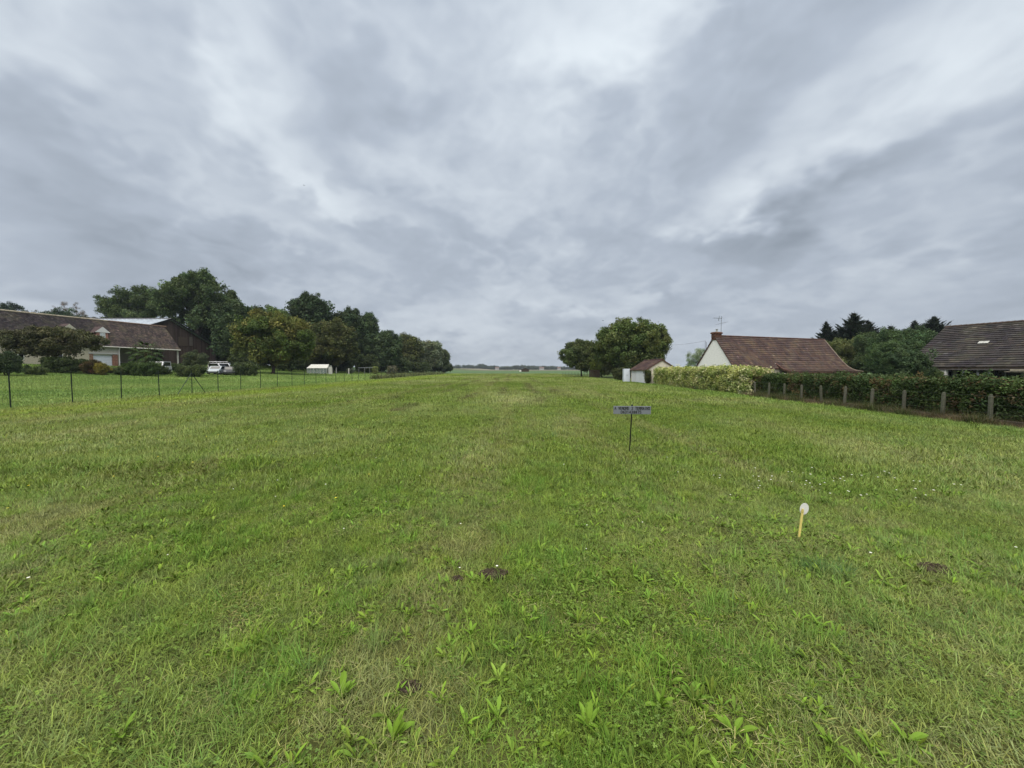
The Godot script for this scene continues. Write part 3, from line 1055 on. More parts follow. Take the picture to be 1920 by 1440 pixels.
	for k in 7:
		var xx := -1.1 + 0.19 * k
		mb.tube([Vector3(xx, 2.6, 0.3), Vector3(xx, 2.6, -0.3)], [0.012, 0.012], 4, grey)
	for k in 4:
		mb.tube([Vector3(-0.45 + 0.08 * k, 2.25, -0.1 * k), Vector3(-0.3 - 0.05 * k, 2.95, 0.1 * k)], [0.014, 0.014], 4, grey)
	part("upper_array", mb.mesh(M.metal), an)
	mb = MB.new()
	mb.tube([Vector3(-0.8, 1.65, 0.3), Vector3(0.95, 2.05, -0.3)], [0.02, 0.02], 5, grey)
	for k in 6:
		var q := Vector3(-0.8, 1.65, 0.3).lerp(Vector3(0.95, 2.05, -0.3), k / 5.0)
		mb.tube([q + Vector3(0.1, 0, 0.3), q - Vector3(0.1, 0, 0.3)], [0.01, 0.01], 4, grey)
	part("lower_array", mb.mesh(M.metal), an)


func house_right() -> void:
	var o := thing("house", Vector3(47.8, 0, -40.9), deg_to_rad(-70.5), "house with large dark brown tiled roof and open porch at right edge", "house")
	var rh := 6.25
	var eh := 1.85
	var hs := 7.6
	var len := 13.0
	var sb := MB.new()
	var down := Vector3(0, -0.16, 0)
	slab(sb, [Vector3(0, eh, hs), Vector3(len, eh, hs), Vector3(len, rh, 0), Vector3(0, rh, 0)], down, Color(0.08, 0.06, 0.05))
	slab(sb, [Vector3(len, eh, -hs), Vector3(0, eh, -hs), Vector3(0, rh, 0.003), Vector3(len, rh, 0.003)], down, Color(0.08, 0.06, 0.05))
	var ro := part("roof", sb.mesh(M.wood), o)
	var cols := [Color(0.044, 0.039, 0.037), Color(0.040, 0.035, 0.034), Color(0.050, 0.043, 0.039), Color(0.044, 0.040, 0.040)]
	var up := Vector3(0, rh - eh, -hs).normalized()
	var slope := Vector3(0, rh - eh, -hs).length()
	var tb := MB.new()
	roof_tiles(tb, Vector3(-0.06, eh - 0.02, hs + 0.04), Vector3.RIGHT, up, len, slope + 0.03, 0.33, 0.42, 0.068, cols, 0.15)
	roof_tiles(tb, Vector3(len, eh - 0.02, -hs - 0.04), Vector3.LEFT, Vector3(0, rh - eh, hs).normalized(), len, slope + 0.03, 0.6, 0.6, 0.06, cols)
	tag(part("roof_tiles", tb.mesh(M.tile), ro), "", "", "", "stuff")
	var rb := MB.new()
	var x := -0.06
	while x < len:
		var f := rng.randf_range(0.8, 1.2)
		rb.tube([Vector3(x, rh + 0.03, 0), Vector3(x + 0.42, rh + 0.05, 0)], [0.12, 0.13], 8, Color(0.08 * f, 0.06 * f, 0.05 * f))
		x += 0.4
	part("ridge_tiles", rb.mesh(M.tile), ro)
	# pale translucent tiles let into the roof
	var n := Vector3.RIGHT.cross(up)
	var pb := MB.new()
	for k in 2:
		var c0 := Vector3(3.8 + 0.34 * k, rh - (rh - eh) * 3.6 / hs, 3.6) + n * 0.1
		pb.box(c0, Vector3(0.32, 0.04, 0.42), Color(0.40, 0.40, 0.37), Basis(Vector3.RIGHT, -atan2(rh - eh, hs) * -1.0), 0.008)
	part("pale_tile", pb.mesh(M.plastic), ro)
	var wb := MB.new()
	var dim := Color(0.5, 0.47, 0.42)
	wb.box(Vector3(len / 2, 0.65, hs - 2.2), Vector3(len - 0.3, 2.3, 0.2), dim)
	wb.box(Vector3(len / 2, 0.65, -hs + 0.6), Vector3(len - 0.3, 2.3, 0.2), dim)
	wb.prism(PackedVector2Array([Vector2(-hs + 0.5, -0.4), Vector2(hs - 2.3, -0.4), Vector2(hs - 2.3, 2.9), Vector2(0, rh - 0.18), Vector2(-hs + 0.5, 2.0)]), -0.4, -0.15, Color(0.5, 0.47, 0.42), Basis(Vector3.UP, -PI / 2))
	part("wall", wb.mesh(M.render), o)
	for k in 5:
		var dw := MB.new()
		dw.box(Vector3(1.8 + 2.1 * k, 0.75, hs - 2.08), Vector3(1.9, 2.0, 0.06), Color(0.2, 0.21, 0.26), Basis.IDENTITY, 0.01)
		var dob := part("glazed_door", dw.mesh(M.paint), o)
		for q in 2:
			dw = MB.new()
			dw.box(Vector3(1.8 + 2.1 * k - 0.46 + 0.92 * q, 0.8, hs - 2.045), Vector3(0.82, 1.8, 0.012), Color(1, 1, 1))
			part("pane", dw.mesh(M.glass), dob)
	var xb := MB.new()
	xb.box(Vector3(2.75, 0.6, hs - 0.3), Vector3(0.55, 2.2, 0.4), Color(0.68, 0.67, 0.66), Basis.IDENTITY, 0.02)
	part("pillar", xb.mesh(M.render), o)
	for px in [4.05, 4.95, 5.6]:
		xb = MB.new()
		xb.box(Vector3(px, 0.6, hs - 0.35), Vector3(0.14, 2.2, 0.14), Color(0.22, 0.23, 0.26), Basis.IDENTITY, 0.01)
		part("post", xb.mesh(M.wood), o)
	xb = MB.new()
	xb.box(Vector3(len / 2, eh - 0.2, hs - 0.05), Vector3(len, 0.16, 0.06), Color(0.13, 0.12, 0.12))
	part("eaves_board", xb.mesh(M.wood), o)
	xb = MB.new()
	xb.box(Vector3(len - 3.3, eh - 0.28, hs + 0.05), Vector3(5.6, 0.12, 0.08), Color(0.42, 0.38, 0.30))
	xb.box(Vector3(len - 3.6, eh - 0.42, hs + 0.02), Vector3(5.6, 0.06, 0.06), Color(0.3, 0.27, 0.22))
	part("fascia", xb.mesh(M.wood), o)


func shed() -> void:
	# cream gable, brown roof; ridge runs away from the viewer
	var o := thing("shed", Vector3(16.6, 0, -40.9), 0.0, "small cream shed with brown tiled roof at the end of the variegated hedge", "shed")
	var w := 3.3
	var l := 5.5
	var rh := 2.72
	var eh := 1.68
	var cream := Color(0.62, 0.58, 0.48)
	var b := MB.new()
	b.prism(PackedVector2Array([Vector2(-w / 2, -0.1), Vector2(w / 2, -0.1), Vector2(w / 2, eh - 0.05), Vector2(0, rh - 0.1), Vector2(-w / 2, eh - 0.05)]), -0.25, -0.05, cream)
	part("gable_wall", b.mesh(M.render), o)
	b = MB.new()
	b.box(Vector3(0, eh / 2 - 0.05, -l + 0.1), Vector3(w, eh, 0.2), cream)
	b.box(Vector3(w / 2 - 0.1, eh / 2 - 0.05, -l / 2 - 0.02), Vector3(0.2, eh, l - 0.5), cream)
	b.box(Vector3(-w / 2 + 0.1, eh / 2 - 0.05, -l / 2 - 0.02), Vector3(0.2, eh, l - 0.5), Color(0.62, 0.63, 0.64))
	part("wall", b.mesh(M.render), o)
	b = MB.new()
	var tb := MB.new()
	var cols := [Color(0.085, 0.052, 0.045), Color(0.075, 0.047, 0.042), Color(0.095, 0.06, 0.05)]
	for s in [-1.0, 1.0]:
		var e0 := Vector3(s * (w / 2 + 0.2), eh - 0.12, 0.1)
		var e1 := Vector3(s * (w / 2 + 0.2), eh - 0.12, -l - 0.1)
		var r0 := Vector3(0, rh, 0.1)
		var r1 := Vector3(0, rh, -l - 0.1)
		if s < 0:
			slab(b, [e1, e0, r0, r1], Vector3(0, -0.08, 0), Color(0.12, 0.07, 0.05))
			roof_tiles(tb, e1, Vector3(0, 0, 1), (r1 - e1).normalized(), l + 0.2, (r1 - e1).length(), 0.25, 0.25, 0.035, cols)
		else:
			slab(b, [e0, e1, r1, r0], Vector3(0, -0.08, 0), Color(0.12, 0.07, 0.05))
			roof_tiles(tb, e0, Vector3(0, 0, -1), (r1 - e1).normalized(), l + 0.2, (r1 - e1).length(), 0.25, 0.25, 0.035, cols)
	tb.tube([Vector3(0, rh + 0.02, 0.12), Vector3(0, rh + 0.02, -l - 0.12)], [0.07, 0.07], 7, cols[1])
	var ro := part("roof", b.mesh(M.wood), o)
	tag(part("roof_tiles", tb.mesh(M.tile), ro), "", "", "", "stuff")
	b = MB.new()
	for k in 2:
		b.box(Vector3(-w / 2 - 0.02, 0.8, -1.6 - 1.25 * k), Vector3(0.05, 1.55, 1.2), Color(0.66, 0.68, 0.72), Basis.IDENTITY, 0.008)
	part("door", b.mesh(M.paint), o)
	var c := thing("metal_cabinet", P(14.45, 46.7), 0.0, "tall bluish white metal cabinet against the far end of shed", "cabinet")
	b = MB.new()
	b.box(Vector3(0, 0.84, 0), Vector3(0.78, 1.68, 0.55), Color(0.55, 0.6, 0.68), Basis.IDENTITY, 0.015)
	part("body", b.mesh(M.paint), c)
	for k in 2:
		b = MB.new()
		b.box(Vector3(-0.19 + 0.38 * k, 0.86, 0.285), Vector3(0.36, 1.56, 0.02), Color(0.6, 0.65, 0.73), Basis.IDENTITY, 0.006)
		var dr := part("door", b.mesh(M.paint), c)
		b = MB.new()
		b.box(Vector3(-0.05 + 0.1 * k, 0.9, 0.305), Vector3(0.02, 0.12, 0.02), Color(0.2, 0.2, 0.2))
		part("handle", b.mesh(M.metal), dr)


func farmhouse() -> void:
	# long steep roof; local x runs away along the ridge, z towards the garden
	var o := thing("farmhouse", Vector3(-69, 0, -73.6), deg_to_rad(78.5), "long low farmhouse with mottled brown roof, dormers and white garage door", "house")
	var rh := 10.04
	var eh := 5.5
	var hw := 3.7
	var l := 34.0
	var sb := MB.new()
	var down := Vector3(0, -0.18, 0)
	slab(sb, [Vector3(-l, eh, hw), Vector3(0.1, eh, hw), Vector3(0.1, rh, 0), Vector3(-l, rh, 0)], down, Color(0.1, 0.07, 0.06))
	slab(sb, [Vector3(0.1, eh, -hw), Vector3(-l, eh, -hw), Vector3(-l, rh, 0.003), Vector3(0.1, rh, 0.003)], down, Color(0.1, 0.07, 0.06))
	var ro := part("roof", sb.mesh(M.wood), o)
	var up := Vector3(0, rh - eh, -hw).normalized()
	var slope := Vector3(0, rh - eh, -hw).length()
	var tb := MB.new()
	var dark := [Color(0.036, 0.031, 0.032), Color(0.044, 0.038, 0.038), Color(0.032, 0.028, 0.029), Color(0.052, 0.043, 0.041)]
	var red := [Color(0.075, 0.056, 0.05), Color(0.06, 0.047, 0.044), Color(0.09, 0.067, 0.058), Color(0.048, 0.039, 0.037)]
	roof_tiles(tb, Vector3(-l, eh - 0.02, hw + 0.03), Vector3.RIGHT, up, l - 11.0, slope, 0.22, 0.24, 0.035, dark, 0.3)
	roof_tiles(tb, Vector3(-11.0, eh - 0.02, hw + 0.03), Vector3.RIGHT, up, 11.15, slope, 0.22, 0.24, 0.035, red + [dark[3]], 0.25)
	roof_tiles(tb, Vector3(0.15, eh - 0.02, -hw - 0.03), Vector3.LEFT, Vector3(0, rh - eh, hw).normalized(), l, slope, 0.6, 0.5, 0.04, dark)
	tag(part("roof_tiles", tb.mesh(M.tile), ro), "", "", "", "stuff")
	var rb := MB.new()
	var x := -l
	while x < 0.1:
		rb.tube([Vector3(x, rh + 0.03, 0), Vector3(x + 0.42, rh + 0.05, 0)], [0.13, 0.14], 7, Color(0.36, 0.31, 0.24) if x < -9 else Color(0.19, 0.13, 0.10))
		x += 0.4
	part("ridge_tiles", rb.mesh(M.tile), ro)
	# walls
	var wz := hw - 0.45
	var cream := Color(0.46, 0.42, 0.33)
	var wb := MB.new()
	wb.box(Vector3((-l - 12.9) / 2, 3.2, wz), Vector3(l - 12.9, 4.6, 0.35), cream)
	wb.box(Vector3(-11.5, 4.75, wz), Vector3(3.9, 1.55, 0.33), Color(0.42, 0.40, 0.36))
	wb.box(Vector3(-l / 2, 3.2, -wz), Vector3(l, 4.6, 0.35), cream)
	wb.box(Vector3(-9.5, 3.2, 0), Vector3(0.3, 4.6, 2 * wz - 0.36), cream)
	wb.box(Vector3(-l + 0.2, 3.2, 0), Vector3(0.3, 4.6, 2 * wz - 0.36), cream)
	part("wall", wb.mesh(M.render), o)
	var pb := MB.new()
	pb.prism(PackedVector2Array([Vector2(-hw + 0.4, 1.0), Vector2(-0.6, 1.0), Vector2(-0.6, 6.0), Vector2(hw - 0.3, eh), Vector2(0, rh - 0.2), Vector2(-hw + 0.3, eh)]), -0.05, 0.1, Color(0.11, 0.075, 0.055), Basis(Vector3.UP, -PI / 2))
	part("gable_boards", pb.mesh(M.wood), o)
	# garage door, bricks, lintel
	var gb := MB.new()
	for k in 9:
		gb.box(Vector3(-11.6, 2.15 + 0.26 * k, wz - 0.02), Vector3(2.5, 0.245, 0.06), Color(0.62, 0.66, 0.74), Basis.IDENTITY, 0.012)
	part("garage_door", gb.mesh(M.paint), o)
	brick_wall(o, Vector3(-10.0, 3.1, wz), Vector3(0.7, 2.2, 0.36), Color(0.26, 0.12, 0.085))
	brick_wall(o, Vector3(-13.1, 3.1, wz), Vector3(0.5, 2.2, 0.37), Color(0.26, 0.15, 0.10))
	gb = MB.new()
	gb.box(Vector3(-11.5, 4.25, wz + 0.05), Vector3(3.9, 0.16, 0.45), Color(0.5, 0.5, 0.5))
	part("lintel", gb.mesh(M.concrete), o)
	gb = MB.new()
	gb.tube([Vector3(-l, eh - 0.1, hw + 0.12), Vector3(0.1, eh - 0.14, hw + 0.12)], [0.09, 0.09], 8, Color(0.55, 0.54, 0.5))
	gb.tube([Vector3(-9.5, eh - 0.1, hw + 0.1), Vector3(-9.5, eh - 0.5, wz + 0.3), Vector3(-9.5, 1.7, wz + 0.28)], [0.08, 0.08, 0.08], 7, Color(0.6, 0.6, 0.58))
	part("gutter", gb.mesh(M.paint), o)
	for px in [-0.1, -4.6]:
		gb = MB.new()
		gb.box(Vector3(px, 3.4, wz + 0.1), Vector3(0.2, 4.1, 0.2), Color(0.55, 0.54, 0.5) if px > -1 else Color(0.1, 0.08, 0.07), Basis.IDENTITY, 0.015)
		part("post", gb.mesh(M.wood), o)
	# things stored in the open bay: planks leaning at the back wall
	for k in 5:
		var sbp := MB.new()
		sbp.box(Vector3(-2.6 + 0.35 * k, 3.3, -0.3), Vector3(0.22, 2.9, 0.06), Color(0.22, 0.19, 0.16), Basis(Vector3.BACK, 0.05 * (k - 2)) * Basis(Vector3.RIGHT, 0.18), 0.008)
		part("leaning_plank", sbp.mesh(M.wood), o)
	# dormers
	for dm in [[-11.15, Color(0.68, 0.68, 0.68), Color(0.32, 0.17, 0.14)], [-15.2, Color(0.45, 0.43, 0.35), Color(0.35, 0.33, 0.27)]]:
		var cx: float = dm[0]
		var fz := 2.75
		var y0 := rh - (rh - eh) * fz / hw
		var ob := MB.new()
		ob.prism(PackedVector2Array([Vector2(-0.75, y0 - 0.1), Vector2(0.75, y0 - 0.1), Vector2(0.75, y0 + 1.15), Vector2(-0.75, y0 + 1.15)]), fz - 1.6, fz - 0.002, dm[2], Basis.IDENTITY, Vector3(cx, 0, 0))
		var dob := part("dormer", ob.mesh(M.render), ro)
		var tb2 := MB.new()
		tb2.prism(PackedVector2Array([Vector2(-1.0, y0 + 1.1), Vector2(1.0, y0 + 1.1), Vector2(0, y0 + 2.05)]), fz - 2.4, fz + 0.12, dm[1], Basis.IDENTITY, Vector3(cx, 0, 0))
		part("dormer_gable", tb2.mesh(M.paint), ro)
		var rb2 := MB.new()
		for s in [-1.0, 1.0]:
			var p0 := Vector3(cx + s * 1.12, y0 + 1.02, fz + 0.1)
			var p1 := Vector3(cx, y0 + 2.1, fz + 0.1)
			var back := Vector3(0, 0, -2.6)
			if s < 0:
				slab(rb2, [p0 + back, p0, p1, p1 + back], Vector3(0, -0.05, 0), Color(0.07, 0.05, 0.05))
			else:
				slab(rb2, [p0, p0 + back, p1 + back, p1], Vector3(0, -0.05, 0), Color(0.07, 0.05, 0.05))
		part("dormer_roof", rb2.mesh(M.tile), ro)
		var wn := MB.new()
		wn.box(Vector3(cx, y0 + 0.58, fz + 0.02), Vector3(0.7, 0.95, 0.05), Color(0.72, 0.73, 0.75), Basis.IDENTITY, 0.01)
		part("dormer_window", wn.mesh(M.paint), ro)
		wn = MB.new()
		for k in [-0.16, 0.16]:
			wn.box(Vector3(cx + k, y0 + 0.6, fz + 0.05), Vector3(0.26, 0.78, 0.012), Color(1, 1, 1))
		part("dormer_pane", wn.mesh(M.pane), ro)
	# windows and a door of the left part
	for wx in [-21.0, -24.5, -17.0]:
		var wn := MB.new()
		wn.box(Vector3(wx, 3.6, wz + 0.16), Vector3(1.2, 1.3, 0.08), Color(0.6, 0.6, 0.57), Basis.IDENTITY, 0.012)
		var wo := part("window", wn.mesh(M.paint), o)
		wn = MB.new()
		for k in [-0.28, 0.28]:
			wn.box(Vector3(wx + k, 3.6, wz + 0.21), Vector3(0.46, 1.1, 0.012), Color(1, 1, 1))
		part("pane", wn.mesh(M.glass), wo)


func barn() -> void:
	# ridge runs left; the boarded gable faces right
	var o := thing("barn", Vector3(-78.3, 0, -85), 0.0, "big barn with pale metal roof and dark boarded gable behind the farmhouse", "barn")
	var rh := 13.1
	var eh := 7.6
	var hw := 12.8
	var l := 30.0
	var b := MB.new()
	var down := Vector3(0, -0.15, 0)
	slab(b, [Vector3(-l, rh - 4.2, 10.6), Vector3(0.4, rh - 4.2, 10.6), Vector3(0.4, rh, 0), Vector3(-l, rh, 0)], down, Color(0.42, 0.47, 0.53))
	slab(b, [Vector3(0.4, eh, -hw - 0.3), Vector3(-l, eh, -hw - 0.3), Vector3(-l, rh, 0.003), Vector3(0.4, rh, 0.003)], down, Color(0.42, 0.47, 0.53))
	var ro := part("roof", b.mesh(M.sheet), o)
	# raised seams between the metal sheets
	for k in 30:
		b = MB.new()
		b.box(Vector3(-l + 1.0 * k + 0.4, rh - 2.1 + 0.03, 5.3), Vector3(0.09, 0.09, 11.35), Color(0.46, 0.51, 0.57), Basis(Vector3.RIGHT, atan2(4.2, 10.6)))
		part("sheet_seam", b.mesh(M.sheet), ro)
	b = MB.new()
	b.tube([Vector3(-l, rh + 0.05, 0), Vector3(0.45, rh + 0.05, 0)], [0.16, 0.16], 6, Color(0.14, 0.14, 0.15))
	b.box(Vector3(0.45, (rh + eh) / 2 + 0.02, -hw / 2 - 0.1), Vector3(0.12, 0.3, sqrt(pow(hw + 0.4, 2) + pow(rh - eh, 2))), Color(0.03, 0.03, 0.032), Basis(Vector3.RIGHT, -atan2(rh - eh, hw)))
	b.box(Vector3(0.45, rh - 2.12, 5.3), Vector3(0.12, 0.3, 11.4), Color(0.03, 0.03, 0.032), Basis(Vector3.RIGHT, atan2(4.2, 10.6)))
	part("ridge_and_verge", b.mesh(M.metal), ro)
	# boards of the gable, each by itself
	var z := 10.2
	while z > -hw:
		var w := rng.randf_range(0.32, 0.46)
		var zc := z - w / 2
		var top := rh - 0.25 - (rh - eh) / hw * -zc if zc < 0 else rh - 0.25 - 4.2 / 10.6 * zc
		var f := rng.randf_range(0.7, 1.3)
		var col := Color(0.076 * f, 0.056 * f, 0.049 * f)
		var y0 := 0.8
		b = MB.new()
		b.box(Vector3(0.0 + rng.randf_range(-0.015, 0.015), (y0 + top) / 2, zc), Vector3(0.06, top - y0, w - 0.025), col, Basis.IDENTITY, 0.008)
		part("board", b.mesh(M.wood), o)
		z -= w
	b = MB.new()
	b.box(Vector3(0.08, 8.2, -3.2), Vector3(0.05, 2.1, 2.4), Color(0.10, 0.075, 0.062), Basis.IDENTITY, 0.01)
	b.box(Vector3(0.08, 8.4, -5.4), Vector3(0.05, 2.2, 0.9), Color(0.13, 0.115, 0.10), Basis.IDENTITY, 0.01)
	part("loft_hatch", b.mesh(M.wood), o)
	b = MB.new()
	b.box(Vector3(-0.12, 4.2, -1.2), Vector3(0.08, 7.0, 23.0), Color(0.058, 0.042, 0.037))
	b.box(Vector3(-l / 2, 4.2, -hw + 0.1), Vector3(l, 6.8, 0.2), Color(0.08, 0.06, 0.05))
	b.box(Vector3(-l / 2 - 3, 4.2, 9.9), Vector3(l - 6, 8.0, 0.2), Color(0.08, 0.06, 0.05))
	part("wall", b.mesh(M.wood), o)


func greenhouse() -> void:
	var o := thing("greenhouse", P(-45.2, 87), 0.0, "small white roofed greenhouse standing in front of the dark trees", "greenhouse")
	var w := 4.6
	var dp := 2.6
	var eh := 1.35
	var rh := 2.25
	var white := Color(0.6, 0.6, 0.55)
	var b := MB.new()
	b.quad(Vector3(-w / 2 - 0.1, eh, dp / 2 + 0.1), Vector3(w / 2 + 0.1, eh, dp / 2 + 0.1), Vector3(w / 2 - 0.1, rh, 0), Vector3(-w / 2 + 0.3, rh, 0), white)
	b.quad(Vector3(w / 2 + 0.1, eh, -dp / 2 - 0.1), Vector3(-w / 2 - 0.1, eh, -dp / 2 - 0.1), Vector3(-w / 2 + 0.3, rh, 0.01), Vector3(w / 2 - 0.1, rh, 0.01), white)
	for k in 10:
		b.box(Vector3(-w / 2 + 0.3 + 0.44 * k, (eh + rh) / 2 + 0.04, dp / 4 + 0.05), Vector3(0.05, 0.05, 1.65), Color(0.7, 0.7, 0.66), Basis(Vector3.RIGHT, atan2(rh - eh, dp / 2 + 0.1)))
	part("roof", b.mesh(M.paint), o)
	for k in 7:
		for s in [-1.0, 1.0]:
			b = MB.new()
			b.box(Vector3(-w / 2 + w * k / 6.0, eh / 2, s * dp / 2), Vector3(0.06, eh, 0.06), white)
			part("post", b.mesh(M.paint), o)
	b = MB.new()
	for s in [-1.0, 1.0]:
		b.box(Vector3(0, eh / 2 + 0.05, s * (dp / 2 - 0.04)), Vector3(w - 0.1, eh - 0.15, 0.01), Color(1, 1, 1))
	b.box(Vector3(-w / 2, eh / 2 + 0.05, 0), Vector3(0.01, eh - 0.15, dp - 0.1), Color(1, 1, 1))
	part("glazing", b.mesh(M.pane), o)
	b = MB.new()
	b.box(Vector3(w / 2 + 0.05, eh / 2 + 0.35, 0.55), Vector3(0.05, eh + 0.6, 0.5), white)
	b.box(Vector3(w / 2 + 0.05, eh / 2 + 0.35, -0.55), Vector3(0.05, eh + 0.6, 0.5), white)
	part("end_wall", b.mesh(M.paint), o)
	b = MB.new()
	b.box(Vector3(w / 2 + 0.55, 0.7, 0.75), Vector3(0.7, 1.9, 0.05), Color(0.66, 0.66, 0.62))
	part("door", b.mesh(M.paint), o)


# ---------------------------------------------------------------- vehicles
func vehicle(called: String, label: String, category: String, x: float, d: float, turn: float, body: Color, prof: PackedVector2Array, cabin: PackedVector2Array, wide: float, wheels: Array, rack := false) -> void:
	# side outlines in x (front positive), y; swept across the width with tapered upper body
	var o := thing(called, P(x, d), turn, label, category)
	var b := MB.new()
	b.prism(prof, -wide / 2, wide / 2, body)
	part("body", b.mesh(M.paint), o)
	b = MB.new()
	var t := wide / 2 - 0.09
	b.prism(cabin, -t, t, body)
	part("cabin", b.mesh(M.paint), o)
	# windows: the cabin outline shrunk, a little proud at the sides; screens at its ends
	var mid := Vector2.ZERO
	for p in cabin:
		mid += p / cabin.size()
	var side := PackedVector2Array()
	for p in cabin:
		side.append(mid + (p - mid) * Vector2(0.86, 0.72))
	for s in [-1.0, 1.0]:
		b = MB.new()
		b.prism(side, s * t - 0.006, s * t + 0.006, Color(1, 1, 1))
		part("side_window", b.mesh(M.glass), o)
	for k in [[1, 2, "windscreen"], [3, 0, "rear_window"]]:
		var p0 := cabin[k[0]]
		var p1 := cabin[k[1] % cabin.size()]
		var nn := Vector2(p1.y - p0.y, -(p1.x - p0.x)).normalized() * 0.008
		p0 = p0.lerp(p1, 0.1) + nn
		p1 = p1.lerp(p0, 0.12) + nn
		b = MB.new()
		b.quad(Vector3(p0.x, p0.y, t - 0.1), Vector3(p0.x, p0.y, -t + 0.1), Vector3(p1.x, p1.y, -t + 0.14), Vector3(p1.x, p1.y, t - 0.14), Color(1, 1, 1))
		part(k[2], b.mesh(M.glass), o)
	for wx in wheels:
		for s in [-1.0, 1.0]:
			b = MB.new()
			b.tube([Vector3(wx, 0.31, s * (wide / 2 - 0.2)), Vector3(wx, 0.31, s * (wide / 2 + 0.01))], [0.31, 0.31], 16, Color(0.02, 0.02, 0.02))
			var wo := part("wheel", b.mesh(M.rubber), o)
			b = MB.new()
			b.tube([Vector3(wx, 0.31, s * (wide / 2 - 0.1)), Vector3(wx, 0.31, s * (wide / 2 + 0.016))], [0.19, 0.19], 12, Color(0.35, 0.36, 0.37))
			part("rim", b.mesh(M.metal), wo)
	var front := prof[1].x
	for s in [-1.0, 1.0]:
		b = MB.new()
		b.box(Vector3(front - 0.04, 0.68, s * (wide / 2 - 0.25)), Vector3(0.1, 0.14, 0.32), Color(0.7, 0.72, 0.74), Basis.IDENTITY, 0.02)
		part("headlight", b.mesh(M.plastic), o)
	b = MB.new()
	b.box(Vector3(front - 0.02, 0.42, 0), Vector3(0.12, 0.2, wide * 0.9), Color(0.06, 0.06, 0.065), Basis.IDENTITY, 0.03)
	part("bumper", b.mesh(M.plastic), o)
	if rack:
		b = MB.new()
		var top := 0.0
		for p in cabin:
			top = maxf(top, p.y)
		for k in 3:
			b.tube([Vector3(mid.x - 1.2 + 1.1 * k, top, t), Vector3(mid.x - 1.2 + 1.1 * k, top + 0.22, t), Vector3(mid.x - 1.2 + 1.1 * k, top + 0.22, -t), Vector3(mid.x - 1.2 + 1.1 * k, top, -t)], [0.035, 0.035, 0.035, 0.035], 6, Color(0.68, 0.68, 0.68))
		for s in [-1.0, 1.0]:
			b.tube([Vector3(mid.x - 1.3, top + 0.24, s * t), Vector3(mid.x + 1.2, top + 0.24, s * t)], [0.035, 0.035], 6, Color(0.68, 0.68, 0.68))
		part("roof_rack", b.mesh(M.paint), o)


func make_vehicles() -> void:
	var car := PackedVector2Array([Vector2(-2.05, 0.3), Vector2(2.05, 0.3), Vector2(2.1, 0.62), Vector2(1.95, 0.82), Vector2(1.1, 0.95), Vector2(-1.9, 0.98), Vector2(-2.12, 0.8)])
	var cab := PackedVector2Array([Vector2(-1.75, 0.94), Vector2(1.15, 0.92), Vector2(0.4, 1.45), Vector2(-1.35, 1.46)])
	var van := PackedVector2Array([Vector2(-2.3, 0.32), Vector2(2.3, 0.32), Vector2(2.34, 0.75), Vector2(2.1, 0.98), Vector2(1.5, 1.12), Vector2(-2.34, 1.14)])
	var vcab := PackedVector2Array([Vector2(-2.32, 1.1), Vector2(1.55, 1.08), Vector2(0.85, 1.86), Vector2(-2.25, 1.9)])
	vehicle("parked_van", "white van parked behind the clipped round bush beside the palm", "van", -53.0, 55.5, deg_to_rad(-62), Color(0.55, 0.56, 0.58), van, vcab, 1.8, [-1.45, 1.45])
	vehicle("parked_van", "white van with a roof rack parked before the dark trees", "van", -52.0, 66.0, deg_to_rad(-25), Color(0.55, 0.56, 0.58), van, vcab, 1.85, [-1.45, 1.45], true)
	vehicle("parked_car", "pale grey blue car parked in front of the van with rack", "car", -49.4, 62.0, deg_to_rad(-70), Color(0.38, 0.43, 0.47), car, cab, 1.72, [-1.3, 1.3])
	vehicle("parked_car", "dark blue car parked at the right of the pale car", "car", -47.6, 62.5, deg_to_rad(-55), Color(0.02, 0.025, 0.035), car, cab, 1.72, [-1.3, 1.3])
	vehicle("parked_car", "grey car half hidden behind the clipped hedge by the farmhouse", "car", -59.5, 49.5, deg_to_rad(-20), Color(0.4, 0.42, 0.42), car, cab, 1.72, [-1.3, 1.3])


